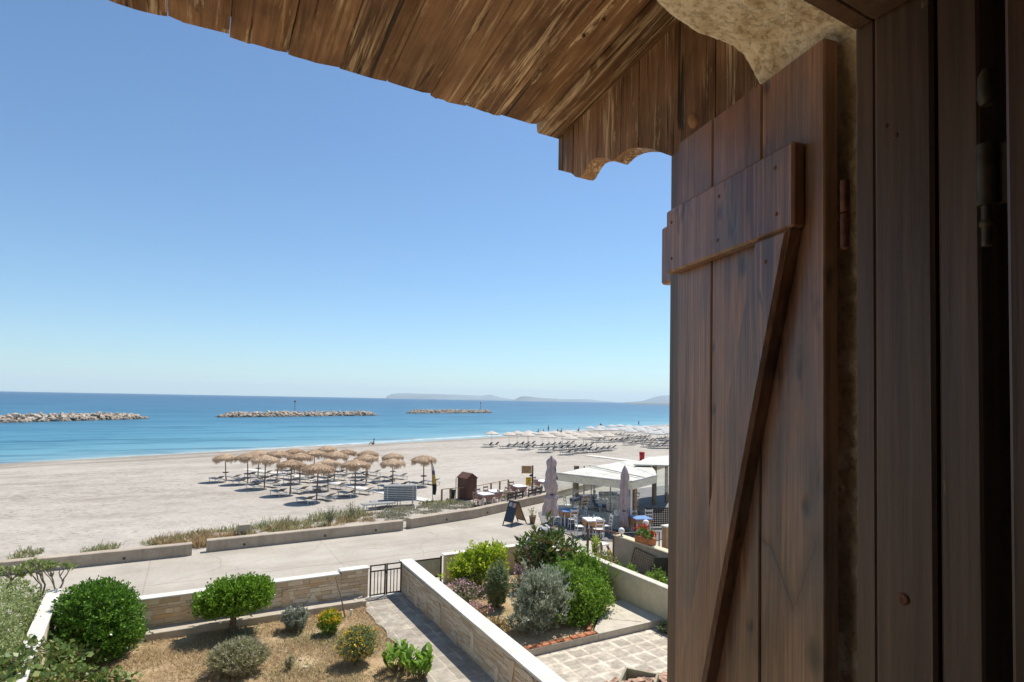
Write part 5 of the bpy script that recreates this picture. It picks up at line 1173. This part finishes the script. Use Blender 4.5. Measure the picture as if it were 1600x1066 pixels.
# third plot
g_w = M_render('grey_weathered_wall', (.34, .305, .25), (.2, .17, .13))
t = thing('garden_wall', 'grey weathered wall with a flower box and a globe lamp on top', 'garden wall', (14.2, 14, 0)); L0 = t.location.copy()
mb = MB(); mb.box((14.02, 8, -.1), (14.28, 17.0, .98), bev=.015); lw(mb).build('wall_body', g_w, t); mb = MB(); mb.box((13.98, 8, .985), (14.32, 17.04, 1.04), bev=.02); lw(mb).build('coping', m_cream, t)
mb = MB(); mb.prism([(14.3, -2), (90, -2), (90, 17.0), (14.3, 17.0)], -.02, .006, 'z'); struct(mb.build('pavement', m_road, loc=(20, 10, 0), world=True))
t = thing('garden_wall', 'tan rendered wall behind the flower box, beside the shutter', 'garden wall', (15.8, 15.6, 0)); L0 = t.location.copy()
mb = MB(); mb.box((14.9, 15.2, -.1), (18.5, 15.42, 1.56)); M_ = None; lw(mb).build('wall_body', M_plain('tan_render', (.42, .27, .155), .85, .2, .15, 2), t); mb = MB(); mb.box((14.86, 15.16, 1.563), (18.5, 15.46, 1.62), bev=.01); lw(mb).build('coping', m_white, t)
mb = MB(); mb.prism([(11.53, 5), (14.0, 5), (14.0, 17.1), (11.53, 17.1)], -.02, .03, 'z'); struct(mb.build('soil_bed', m_dry, loc=(12.8, 12, 0), world=True))
# globe lamps and railing
m_globe = M_plain('white_globe', (.82, .82, .80), .35, .4, .02)
def globe(p, label):
    t = thing('globe_lamp', label, 'lamp', p, group='white globe lamps'); mb = MB(); mb.lathe([(.05, 0), (.05, .03), (.022, .05), (.022, .13), (.05, .15), (.05, .17)], 12); mb.build('base', m_black, t)
    mb = MB(); mb.lathe([(.04, .165)]+[(.115*math.sin(a), .275-.115*math.cos(a)) for a in [rad(x) for x in range(25, 180, 15)]]+[(0, .39)], 18); mb.build('globe', m_globe, t)
globe(atx(971, 841, 14.12)*1.0, 'white globe lamp on the far end of the grey weathered wall')
q = at(1009, 829, 1.35); globe(q, 'white globe lamp on a dark post behind the red flowers')
mb = MB(); mb.tube([(q.x, q.y, 0), (q.x, q.y, 1.35)], .03, 8); mb.tube([(q.x, q.y, 1.33), (q.x, q.y, 1.352)], .06, 10); tag(mb.build('lamp_post', m_black, loc=(q.x, q.y, 0), world=True), 'dark post carrying the globe lamp behind the red flowers', 'post')
t = thing('metal_railing', 'short dark metal railing behind the grey wall and the red flowers', 'railing', (14.8, 17.2, 0)); L0 = t.location.copy()
a, b = V3((14.25, 17.15, 0)), V3((15.9, 16.6, 0))
for i in range(12): p = a.lerp(b, i/11); mb = MB(); mb.tube([p, p+V3((0, 0, 1.02))], .014 if i % 11 else .025, 6); lw(mb).build('bar', m_black, t)
mb = MB(); mb.tube([a+V3((0, 0, 1.035)), b+V3((0, 0, 1.035))], .02, 6); lw(mb).build('rail', m_black, t)
# geranium box
q = V3((14.16, 14.95, 1.041)); q = atx(1008, 856, 14.15); q.z = 1.041
t = thing('flower_box', 'terracotta trough of red geraniums standing on the grey weathered wall', 'flower box', q, rad(92)); mb = MB()
mb.prism([(-.13, 0), (.13, 0), (.17, .19), (.185, .19), (.185, .22), (.15, .22), (-.15, .22), (-.185, .22), (-.185, .19), (-.17, .19)], -.38, .38, 'x'); mb.build('trough', m_terra, t)
quads('foliage', crown([((-.18, 0, .34), (.22, .18, .17)), ((.16, 0, .36), (.24, .19, .20))], 900, .06, .05, seed=4), M_leaf('geranium_leaf', (.10, .20, .03), (.22, .34, .06), (.34, .42, .10)), t)
BL = quads('blossom', np.concatenate([crown([(c, (.075, .075, .06))], 90, .035, .03, seed=9+i, shell=.8) for i, c in enumerate(((-.36, .02, .46), (-.28, -.08, .40), (-.1, .03, .58), (.02, -.02, .62), (.22, .0, .56), (.34, -.05, .47), (.40, .05, .42), (-.42, -.03, .36)))]), M_leaf('red_petals', (.45, .01, .015), (.70, .025, .02), (.80, .06, .04), .2), t); BL['kind'] = 'stuff'
# rusty frame gate, leaning frame, chairs
a, b = at(918, 867), at(962, 878); t = thing('rusty_gate_frame', 'rusty metal gate frame standing open at the end of the third plot', 'gate', a); a0 = a.copy()
m_ru = M_plain('rust_brown', (.16, .085, .055), .8, .2, .3, 10)
for p, r, h in ((a, .035, 1.0), (b, .09, 1.08)): mb = MB(); p = p-a0; mb.box((p.x-r, p.y-r, 0), (p.x+r, p.y+r, h)); mb.build('post', m_ru, t)
mb = MB(); mb.tube([V3((0, 0, .99)), b-a0+V3((0, 0, 1.1))], .028, 8); mb.build('rail', m_ru, t)
mb = MB(); mb.tube([b-a0+V3((.0, 0, 1.05)), V3((14.0, 15.6, .05))-a0], .012, 6); mb.build('stay', m_alu, t)
p = aty(985, 855, 15.9); t = thing('leaning_frame', 'rusty mesh panel leaning against the grey weathered wall', 'panel', (13.85, 15.2, .03))
mb = MB(); F0 = [(.0, .75, .0), (.13, .60, .80), (.13, -1.6, .62), (.0, -1.8, .0)]; mb.tube(F0+[F0[0]], .02, 6); mb.build('frame', m_ru, t)
mb = MB()
for i in range(1, 22): f = i/22; a_ = V3(F0[0]).lerp(V3(F0[3]), f); b_ = V3(F0[1]).lerp(V3(F0[2]), f); mb.tube([a_, b_], .005, 4, False)
for i in range(1, 8): f = i/8; a_ = V3(F0[0]).lerp(V3(F0[1]), f); b_ = V3(F0[3]).lerp(V3(F0[2]), f); mb.tube([a_, b_], .005, 4, False)
mb.build('mesh', m_ru, t)
for (px, py, lx, h, lb) in ((941, 873, -.06, .62, 'short rough timber stake standing in the third plot'), (960, 872, -.35, .5, 'short dark timber stake leaning over in the third plot')):
    q = at(px, py, .03); mb = MB(); mb.tube([(0, 0, -.05), (lx, .02, h)], .045, 6); tag(mb.build('timber_stake', m_pole, loc=q), lb, 'stake')
q = at(938, 866, .03); t = thing('low_stool', 'small white low table beside the rusty gate frame', 'stool', q); mb = MB(); mb.box((-.28, -.22, .38), (.28, .22, .42), bev=.01); mb.build('seat', m_whitep, t)
for x in (-.26, .22):
    for y in (-.2, .16): mb = MB(); mb.box((x, y, 0), (x+.04, y+.04, .38)); mb.build('leg', m_whitep, t)
q = at(1029, 908, .03); t = thing('garden_chair', 'black plastic garden chair among the weeds beside the shutter', 'chair', q, rad(150))
mb = MB(); mb.box((-.24, -.24, .40), (.24, .24, .44), bev=.012); mb.build('seat', m_black, t); mb = MB(); M = Matrix.Translation((0, .235, .44)) @ Matrix.Rotation(rad(-10), 4, 'X'); mb.box((-.24, -.015, 0), (.24, .015, .44), M=M, bev=.012); mb.build('backrest', m_black, t)
for x in (-.24, .19):
    for y in (-.23, .19): mb = MB(); mb.box((x, y, 0), (x+.05, y+.045, .40)); mb.build('leg', m_black, t)
# broken wall top right below the window
t = thing('broken_wall', 'broken wall top with ragged tile edges and an open box, bottom of the view', 'wall', (6.6, 7.9, 0)); L0 = t.location.copy()
m_bt = M_render('broken_pink_cement', (.50, .37, .28), (.3, .2, .14)); mb = MB(); mb.box((5.95, 7.35, -.1), (8.2, 7.75, 1.08), bev=.02); lw(mb).build('wall_body', m_bt, t)
mb = MB(); R = random.Random(12)
for i in range(26):
    c = V3((R.uniform(5.9, 8.1), R.uniform(7.45, 7.95), 1.10+R.uniform(0, .05))); M = Matrix.Translation(c) @ Matrix.Rotation(R.uniform(-.3, .3), 4, 'Y') @ rotz(R.uniform(-.5, .5)); w_, h = R.uniform(.12, .26), R.uniform(.05, .13)
    mb.prism([(-w_, -h), (w_*R.uniform(.5, 1), -h*.7), (w_, h*R.uniform(.2, 1)), (w_*.1, h*.6), (-w_*.7, h)], 0, .022, 'z', M=M)
lw(mb).build('tile_shards', M_plain('broken_tile', (.42, .26, .18), .85, .2, .5, 9), t)
mb = MB(); Mx = Matrix.Translation((6.95, 7.72, 1.0)) @ rotz(rad(38)); mb.box((-.3, -.3, 0), (.3, -.26, .22), M=Mx); mb.box((-.3, .26, 0), (.3, .3, .22), M=Mx); mb.box((-.3, -.259, 0), (-.26, .259, .22), M=Mx); mb.box((.26, -.259, 0), (.3, .259, .22), M=Mx); mb.box((-.259, -.259, 0), (.259, .259, .02), M=Mx); lw(mb).build('open_box', M_plain('olive_box', (.30, .27, .18), .8), t)

# ================================================================== PLANTS
m_box = M_leaf('boxwood', (.05, .135, .014), (.12, .27, .025), (.27, .44, .06), .3, .35, 3)
m_pitt = M_leaf('bright_shrub', (.08, .18, .014), (.19, .36, .025), (.36, .52, .07), .35, .35, 3)
m_hedge = M_leaf('grey_hedge', (.24, .31, .10), (.41, .47, .19), (.56, .58, .31), .3, .6, 3)
m_lav = M_leaf('lavender', (.28, .32, .12), (.43, .39, .23), (.48, .38, .38), .3, .6, 4)
m_silv = M_leaf('silver_leaf', (.22, .26, .16), (.42, .46, .34), (.62, .64, .52), .3, .6, 3)
m_lime = M_leaf('lime_leaf', (.20, .32, .02), (.44, .54, .04), (.66, .68, .09), .4, .4, 3)
m_ol = M_leaf('olive_leaf', (.13, .18, .07), (.25, .31, .14), (.40, .44, .25), .3, .5, 3)
m_mid = M_leaf('mid_green', (.10, .20, .02), (.22, .38, .04), (.40, .56, .09), .4, .4, 3)
m_dkg = M_leaf('dark_glossy', (.06, .12, .025), (.16, .24, .05), (.34, .17, .10), .2, .3, 3)
m_yel = M_leaf('yellow_petals', (.75, .40, .01), (.85, .58, .02), (.9, .7, .08), .25); m_pink = M_leaf('pink_petals', (.55, .26, .36), (.74, .46, .54), (.84, .62, .66), .3)
m_or = M_leaf('dry_leaf', (.30, .20, .08), (.40, .30, .12))
def bx(nm, label, cat, loc, blobs, n, L, W, mat, **kw): return bush(nm, label, cat, loc, blobs, n, L, W, mat, **kw)
# big dark green dome
q = V3((-1.74, 16.05, 0)); bx('round_shrub', 'large dense dark green rounded shrub beside the left boundary wall', 'shrub', q, [((0, 0, .80), (.93, .90, .86)), ((.05, .05, .45), (.88, .85, .5)), ((-.02, 0, 1.12), (.72, .66, .62))], 26000, .075, .042, m_box, seed=3, lump=.05, rag=.025, up=.5, stem=[([(0, 0, 0), (.05, 0, .5), (-.1, .1, 1.0)], [.07, .05, .03]), ([(0, 0, .2), (.4, .1, .8)], [.05, .02])])
# flat topped green tree
q = at(362, 988); q = V3((q.x, q.y, 0)); t = thing('small_tree', 'clipped bright green tree with a flat wide crown on a short trunk', 'tree', q)
quads('crown', crown([((.06, .0, .86), (.84, .66, .40)), ((.5, 0, .95), (.46, .5, .38)), ((-.42, 0, .82), (.46, .5, .38)), ((.05, 0, 1.05), (.58, .5, .30))], 19000, .075, .04, seed=6, lump=.14, up=.6), m_pitt, t)
mb = MB(); mb.tube([(0, 0, -.05), (.03, .02, .3), (-.02, 0, .62)], [.10, .075, .06], 9)
for a_ in range(7): an = a_*.9; mb.tube([(0, 0, .45+.02*a_), (math.cos(an)*.25, math.sin(an)*.2, .75), (math.cos(an)*.6, math.sin(an)*.4, .98)], [.045, .03, .012], 6)
mb.build('trunk', M_BARK, t)
# silver shrub
def sprig(nm, label, loc, n, h, sp, L, W, mat, per=60, seed=1, cat='shrub', flowers=None):
    t = thing(nm, label, cat, loc); g = np.random.default_rng(seed); tips = []
    for i in range(n):
        a_ = g.uniform(0, 6.28); r = sp*math.sqrt(g.uniform(0, 1)); tips.append((r*math.cos(a_), r*math.sin(a_), h*(1-.45*(r/sp)**2)*g.uniform(.8, 1.08)))
    quads('foliage', stemmy((0, 0, 0), tips, per, L, W, sp*.3, seed), mat, t); mb = MB()
    for p in tips[::3]: mb.tube([(p[0]*.1, p[1]*.1, -.02), (p[0]*.5, p[1]*.5, p[2]*.55), p], [.010, .007, .003], 4)
    mb.build('stem', M_BARK, t)
    if flowers:
        fm, k, s_ = flowers; P = np.array([tips[i % len(tips)] for i in range(k)])+g.normal(size=(k, 3))*[.05, .05, .03]
        Q = [leafquads(P, g.normal(size=P.shape)+[0, 0, .3], s_, s_) for _ in range(2)]; quads('blossom', np.concatenate(Q), fm, t)['kind'] = 'stuff'
    return t
sprig('silver_shrub', 'small silvery grey shrub in front of the garden kerb', at(461, 984), 85, .62, .38, .075, .022, M_leaf('silver_blue', (.17, .20, .14), (.32, .35, .27), (.48, .50, .42), .25, .6), 55, 4)
sprig('lavender_bush', 'large wide grey purple lavender bush at the bottom of the view', at(372, 1050)+V3((0, .0, 0)), 290, .68, .68, .08, .016, m_lav, 60, 5, 'shrub')
t = thing('flower_bush', 'small round bush topped with bright yellow flowers', 'flower bush', at(514, 990)); quads('foliage', crown([((0, 0, .30), (.27, .26, .26))], 2600, .055, .03, seed=5), m_mid, t); quads('blossom', crown([((0, 0, .38), (.28, .26, .22))], 520, .045, .045, seed=7, shell=.95, flat=-.1, per=1, rag=0), m_yel, t)
mb = MB(); mb.tube([(0, 0, -.02), (.02, 0, .2)], .03, 6); mb.build('stem', M_BARK, t)
t = thing('flower_bush', 'round grey green bush speckled with yellow and orange daisies', 'flower bush', at(557, 1036)); quads('foliage', crown([((0, 0, .42), (.42, .38, .32)), ((.1, 0, .55), (.3, .3, .24))], 5600, .06, .022, seed=15, lump=.2), m_ol, t); quads('blossom', crown([((0, 0, .46), (.45, .41, .36))], 620, .038, .038, seed=17, shell=.92, per=1, rag=0), m_yel, t)
mb = MB()
for a_ in range(8): mb.tube([(0, 0, -.02), (.12*math.cos(a_), .12*math.sin(a_), .2), (.25*math.cos(a_), .25*math.sin(a_), .45)], [.02, .012, .005], 5)
mb.build('stem', M_BARK, t)
def broadleaf(nm, label, loc, n, h, sp, mat, seed, cat='plant', W=.11, L=.3):
    t = thing(nm, label, cat, loc); g = np.random.default_rng(seed); mb = MB(); sb = MB()
    for i in range(n):
        a_ = g.uniform(0, 6.28); r = sp*g.uniform(.1, 1); b = V3((r*math.cos(a_), r*math.sin(a_), 0)); hh = h*g.uniform(.45, 1); ln = V3((math.cos(a_), math.sin(a_), 0))*hh*g.uniform(.05, .4)
        sb.tube([b*.6, b+ln*.5+V3((0, 0, hh*.6))], [.010, .006], 4)
        for k in range(3):
            z = hh*(.35+.25*k); d = g.uniform(0, 6.28); out = V3((math.cos(d), math.sin(d), 0)); p0 = b+ln*(z/hh)*.6+V3((0, 0, z)); l_ = L*g.uniform(.7, 1.15); w_ = W*g.uniform(.7, 1.1); sd = V3((-out.y, out.x, 0)); vs = []
            for j in range(5): f = j/4; c = p0+out*l_*.55*f+V3((0, 0, l_*(.95*f-.35*f*f))); ww = w_*math.sin(math.pi*min(.97, f*.88+.1))*.5; vs += [c-sd*ww+V3((0, 0, ww*.35)), c, c+sd*ww+V3((0, 0, ww*.35))]
            mb.add(vs, [(j*3+q_, j*3+q_+1, j*3+q_+4, j*3+q_+3) for j in range(4) for q_ in (0, 1)], True)
    mb.build('foliage', mat, t); sb.build('stem', M_BARK, t); return t
broadleaf('broad_leaf_plant', 'bright green plant with big upright leaves at the edge of the path', at(626, 1047), 30, .55, .33, m_mid, 3)
broadleaf('broad_leaf_plant', 'second bright broad leaved plant, nearer and right, overlapping the path edge', at(655, 1062), 22, .62, .22, m_mid, 8, W=.13, L=.34)
sprig('dry_tuft', 'small wispy grey tuft alone on the dry lawn', at(452, 1045), 26, .34, .13, .05, .012, m_lav, 26, 9, 'plant')
q = at(540, 966); t = thing('garden_stake', 'thin bare stake leaning near the yellow flowers', 'stake', q); p = aty(524, 902, q.y)-q; mb = MB(); mb.tube([(0, 0, -.05), p*.5+V3((.02, 0, 0)), p], [.022, .018, .012], 6); mb.build('pole', m_pole, t)
q = at(548, 962); mb = MB(); mb.tube([(0, 0, -.05), (.01, 0, .16)], .03, 8); tag(mb.build('marker_peg', m_whitep, loc=q), 'short white peg beside the thin bare stake', 'peg')
# left hedge, over the wall
bx('trimmed_hedge', 'pale grey green clipped hedge at the left edge, beyond the white topped wall', 'hedge', V3((-3.6, 15.0, 0)), [((-.1, 2.0, .95), (.85, 1.0, .80)), ((0, .8, 1.0), (.85, 1.1, .78)), ((.1, -.6, 1.0), (.85, 1.2, .75)), ((.2, -2.0, 1.0), (.9, 1.2, .70)), ((-1.2, 1.0, .95), (.9, 2.2, .75)), ((-1.2, -1.4, .95), (.9, 2.0, .7))], 60000, .06, .03, m_hedge, seed=8, lump=.05, up=.3, shell=.8)
# branchy plumeria behind
t = thing('bare_tree', 'sparse tree of bare grey forked branches with few pale leaves above the hedge', 'tree', (-4.0, 18.0, 0)); mb = MB(); tips = []
def fork(p, d, L, r, k):
    e = p+d*L; mb.tube([p, p.lerp(e, .5)+V3((random.uniform(-.03, .03), 0, .01)), e], [r, r*.85, r*.72], 6)
    if k == 0: tips.append((e, d)); return
    for _ in range(random.choice((2, 2, 3))):
        nd = (d+V3((random.uniform(-.8, .8), random.uniform(-.7, .7), random.uniform(-.05, .45)))).normalized(); fork(e, nd, L*random.uniform(.65, .9), r*.7, k-1)
for bx_, by_ in ((-1.0, .0), (-.3, -.1), (.35, -.2), (1.0, -.3), (1.35, -.4), (-1.7, .2)):
    for _ in range(2): fork(V3((bx_, by_, 1.05)), V3((random.uniform(-.5, .5), random.uniform(-.3, .3), 1)).normalized(), .30, .028, 3)
mb.tube([(-2.3, .3, .3), (-1.7, .2, 1.0), (-1, .0, 1.04), (0, -.1, 1.06), (.9, -.3, 1.04), (1.4, -.4, 1.05)], .045, 6); mb.tube([(-1, .2, -.1), (-1, .05, 1.04)], .06, 6); mb.tube([(.8, 0, -.1), (.9, -.28, 1.04)], .06, 6)
mb.build('branches', M_plain('grey_bark', (.30, .26, .20), .85, .2, .3, 12), t)
Q = [leafquads(np.array([list(e)]*7), np.array([list(d)]*7)*1.0+rng.normal(size=(7, 3))*.6, .13, .045) for e, d in tips]; quads('leaves', np.concatenate(Q), M_leaf('pale_lime', (.18, .24, .07), (.34, .40, .13), (.48, .50, .22)), t)
# vine lower left
def vine(label, path, n, seed, L=.10, W=.085, mat=None):
    P = [V3(p) for p in path]; t = thing('trailing_vine', label, 'vine', P[0]); g = np.random.default_rng(seed); mb = MB(); loc = P[0]; Q = []
    for s_ in range(5):
        pts = [p-loc+V3(g.normal(size=3)*[.10, .10, .05]) for p in P]; mb.tube(pts, .008, 5)
        for i in range(n//5):
            u = g.uniform(0, len(pts)-1.001); j = int(u); Q.append(list(pts[j].lerp(pts[j+1], u-j)+V3(g.normal(size=3)*[.12, .10, .07])))
    Q = np.array(Q); quads('leaves', leafquads(Q, rng.normal(size=Q.shape)+[0, -.2, .3], L, W), mat or m_vin, t); mb.build('stem', M_BARK, t)
m_vin = M_leaf('vine_leaf', (.07, .13, .03), (.17, .25, .06), (.34, .36, .13), .3, .4)
E_ = lambda px, py, z: tuple(at(px, py, z))
vine('dark leaved vine trailing from the white wall top below the big round shrub', [E_(5, 1050, 1.3), E_(50, 1015, 1.25), E_(95, 1025, .7), E_(140, 1015, .4), E_(205, 1002, .15)], 520, 1, .12, .10)
vine('vine covering the near end of the white topped wall at the bottom left', [E_(-10, 1066, 1.35), E_(25, 1045, 1.3), E_(70, 1055, 1.0), E_(110, 1045, .6), E_(150, 1060, .2), E_(208, 1062, .1)], 760, 2, .12, .10)
vine('trailing vine along the foot of the big round shrub', [E_(130, 1035, .25), E_(165, 1018, .25), E_(200, 1000, .2), E_(222, 985, .15)], 260, 6)
# neighbour's plants
bz = .12
bx('lime_shrub', 'yellow green leafy shrub just inside the cream wall, left of the dark tree', 'shrub', V3((7.95, 16.15, bz)), [((-.15, 0, .72), (.62, .5, .45)), ((.45, .1, .85), (.5, .45, .42)), ((-.5, 0, .6), (.4, .4, .4)), ((.1, 0, 1.05), (.35, .3, .25)), ((.75, .2, 1.1), (.22, .2, .22))], 7500, .11, .06, m_lime, seed=31, lump=.35, shell=.35, up=.8, rag=.22, stem=[([(0, 0, 0), (.1, 0, .6)], [.04, .02]), ([(0, 0, 0), (-.3, 0, .6)], [.03, .015])])
t = thing('rubber_tree', 'dark glossy tree with whorls of large red backed leaves behind the silver bush', 'tree', V3((10.15, 15.6, bz))); mb = MB(); g_ = np.random.default_rng(21); Q = []; Q2 = []
tips = []
for i in range(36):
    a_ = g_.uniform(0, 6.28); r = 1.12*math.sqrt(g_.uniform(0, 1)); z = 1.72-.52*r*r*.8+g_.uniform(-.55, .12)
    tips.append(V3((r*math.cos(a_)-.05, r*math.sin(a_)*.8, z)))
tips.append(V3((.05, .1, 2.15))); tips.append(V3((-.85, 0, 1.45))); tips.append(V3((.95, -.1, 1.3)))
for e in tips:
    mb.tube([(g_.normal()*.05, g_.normal()*.05, 0), (e.x*.45, e.y*.45, e.z*.5), tuple(e)], [.022, .016, .008], 5)
    d = V3((e.x*.5, e.y*.5, 1)).normalized()
    for k in range(24):
        b = e-d*.035*k*.7; a_ = g_.uniform(0, 6.28); o_ = V3((math.cos(a_), math.sin(a_), 0)); dr = (o_*(.55+.03*k)+d*(.85-.045*k)); Q.append((list(b), list(dr)))
P = np.array([q[0] for q in Q]); D = np.array([q[1] for q in Q]); quads('crown', leafquads(P, D, .29, .10, .25), m_dkg, t); mb.build('trunk', M_BARK, t)
sprig('olive_shrub', 'upright grey green shrub between the pink flowers and the silver bush', V3((7.75, 14.5, bz)), 150, 1.28, .42, .075, .028, m_ol, 75, 32)
bx('silver_bush', 'big silvery grey bush in the middle of the neighbouring bed', 'shrub', V3((8.02, 12.62, bz)), [((0, 0, .72), (.74, .62, .62)), ((.15, 0, 1.12), (.50, .45, .40)), ((-.25, 0, .45), (.6, .5, .45)), ((.4, .1, 1.0), (.42, .4, .42)), ((-.2, .1, 1.15), (.34, .3, .30))], 15000, .085, .032, m_silv, seed=33, lump=.30, shell=.40, up=1.1, spread=.6, rag=.22, per=16, stem=[([(0, 0, 0), (0, 0, .7)], [.05, .02]), ([(0, 0, 0), (.3, 0, .8)], [.04, .015])])
bx('green_shrub', 'bright mid green bushy shrub right of the silver bush', 'shrub', V3((9.22, 12.72, bz)), [((-.1, 0, .65), (.62, .52, .55)), ((.45, .1, .6), (.55, .45, .45)), ((-.15, .2, 1.15), (.42, .38, .34)), ((.1, 0, .3), (.8, .6, .3)), ((.9, .2, .42), (.42, .35, .32))], 11500, .10, .052, m_mid, seed=34, lump=.35, shell=.35, up=.8, rag=.2, stem=[([(0, 0, 0), (0, 0, .7)], [.04, .02])])
bx('green_shrub', 'slender taller green shrub behind the bushy one, against the cream wall', 'shrub', V3((10.35, 14.0, bz)), [((0, 0, .7), (.34, .3, .55)), ((.05, 0, 1.3), (.18, .16, .26)), ((.45, 0, .9), (.25, .22, .25)), ((.5, -.1, .45), (.4, .35, .4))], 4200, .09, .045, m_mid, seed=35, lump=.35, shell=.3, up=.8, rag=.25, stem=[([(0, 0, 0), (.05, 0, 1.2)], [.03, .01])])
sprig('flower_patch', 'loose patch of pink flowers along the white topped wall', V3((7.05, 15.3, bz)), 120, .60, .62, .06, .018, m_ol, 34, 36, 'flowers', (m_pink, 230, .05))
sprig('flower_patch', 'pink flowers growing lower down between the wall and the olive shrub', V3((6.75, 13.9, bz)), 80, .48, .48, .05, .018, m_or, 26, 37, 'flowers', (m_pink, 120, .045))
sprig('flower_patch', 'pink flowers peeping out between the lime shrub and the dark tree', V3((9.0, 15.3, bz)), 40, .85, .3, .06, .018, m_ol, 30, 38, 'flowers', (m_pink, 120, .055))
sprig('wild_plant', 'thin pale green stems growing in front of the lime shrub', V3((7.6, 15.9, bz)), 46, .95, .34, .08, .022, m_ol, 40, 39, 'plant')
sprig('wild_plant', 'pale dry stems at the corner of the concrete slab', V3((10.6, 13.35, bz)), 40, .5, .35, .06, .015, m_silv, 30, 40, 'plant')
sprig('wild_plant', 'straw coloured weeds at the foot of the silver bush beside the wall', V3((6.75, 12.7, bz)), 70, .55, .4, .07, .018, m_or, 34, 41, 'plant')
sprig('wild_plant', 'green weeds in the corner of the patio below the brick edging', V3((6.5, 11.35, 0)), 40, .22, .25, .05, .03, m_mid, 24, 42, 'plant')
sprig('wild_plant', 'green weeds growing between the slab and the foot of the cream wall', V3((11.05, 11.25, 0)), 60, .28, .28, .05, .025, m_ol, 30, 43, 'plant')
for (x, y, h, s_, mm, lb) in ((12.7, 15.9, .8, .45, m_yel, 'yellowish low plants in the third plot'), (12.5, 14.6, .8, .5, m_mid, 'bright green low plants in the middle of the third plot'), (12.7, 13.4, .85, .55, m_mid, 'green low plants before the black chair'), (12.9, 12.4, .9, .6, m_ol, 'grey green weeds under the black chair beside the shutter')):
    sprig('garden_plant', lb, V3((x, y, .03)), 70, h, s_, .08, .035, m_ol if mm is m_yel else mm, 30, int(x*10+y), 'plant', (m_yel, 60, .05) if mm is m_yel else None)
sprig('garden_plant', 'tall pale spindly plant behind the rusty gate frame', at(930, 868, .03), 26, .85, .22, .09, .035, m_lime, 20, 55, 'plant')
# dry lawn: straw, stones
def lawn(n, seed):
    g = np.random.default_rng(seed); Q = []
    X = g.uniform(-1.6, 4.55, n); Y = 10.2+6.3*g.uniform(0, 1, n)
    for x, y in zip(X, Y):
        d = noise.noise(V3((x*1.2, y*1.2, 5)))
        if d < -.25+g.uniform(-.2, .2): continue
        a_ = g.uniform(0, 6.28); h = g.uniform(.015, .06)*(1+d); le = np.array([math.cos(a_), math.sin(a_), 0])*g.uniform(.03, .10); s_ = np.array([-math.sin(a_), math.cos(a_), 0])*g.uniform(.003, .007)
        p = np.array([x, y, 0]); Q.append([p-s_, p+s_, p+le+[0, 0, h]+s_*.4, p+le+[0, 0, h]-s_*.4])
    return np.array(Q)
o = quads('dry_lawn', lawn(60000, 3), M_leaf('dry_grass_blades', (.28, .19, .09), (.52, .38, .20), (.66, .51, .30), .2, .8)); tag(o, 'short dry straw coloured grass covering the garden ground', 'grass', kind='stuff')
o = quads('green_lawn_patches', tuft_lawn := np.concatenate([leafquads(np.column_stack([rng.normal(cx_, s_, 900), rng.normal(cy_, s_*.9, 900), np.zeros(900)]), rng.normal(size=(900, 3))*.6+[0, 0, .6], .06, .014) for cx_, cy_, s_ in ((2.7, 15.1, .35), (3.3, 14.6, .25), (2.2, 13.3, .4), (1.2, 16.1, .3), (3.9, 14.0, .3), (2.9, 12.2, .4))]), m_ol); tag(o, 'thin patches of green weeds in the dry grass', 'weeds', kind='stuff')
m_peb = M_plain('pale_stone', (.52, .44, .34), .85, .2, .2, 6)
for (px, py, r, lb) in ((437, 1018, .06, 'pale flat stone near the wispy tuft'), (478, 1043, .07, 'pale stone lying on the dry lawn before the daisies'), (470, 1031, .05, 'smaller pale stone on the dry lawn'), (235, 992, .12, 'pale flat stone by the garden kerb at the left'), (255, 990, .07, 'small pale stone right of the flat one by the kerb'), (318, 1059, .08, 'pale stone beside the lavender bush'), (447, 1019, .045, 'small pale stone beside the flat one')):
    q = at(px, py); mb = MB(); mb.add([(v[0]*r*random.uniform(.8, 1.3), v[1]*r*.8, v[2]*r*.35+.01) for v in ico], icf); tag(mb.build('stone', m_peb, loc=q), lb, 'stone')
Q = leafquads(np.column_stack([rng.uniform(-1.2, 4.4, 900), rng.uniform(11, 16.4, 900), np.full(900, .012)]), rng.normal(size=(900, 3))*[1, 1, .12], .05, .025)
o = quads('fallen_leaves', Q, m_or); tag(o, 'dry fallen leaves scattered over the garden ground', 'leaves', kind='stuff')
# dark trodden soil round the kerb is plain ground; a manhole-like stain is left to the road material
# ------------------------------------------------------------------ haze
g = G('sea_haze'); vol = g.n('VolumePrincipled', {'Color': (.86, .97, 1.0), 'Density': 4.2e-5, 'Anisotropy': 0.0}); g.done(vol, 'Volume')
mb = MB(); mb.box((-37000, -4200, -14), (37000, 37000, 620)); tag(mb.build('haze', g.m), 'thin pale sea haze over the water', 'haze', kind='stuff')

cy.volume_bounces = 1
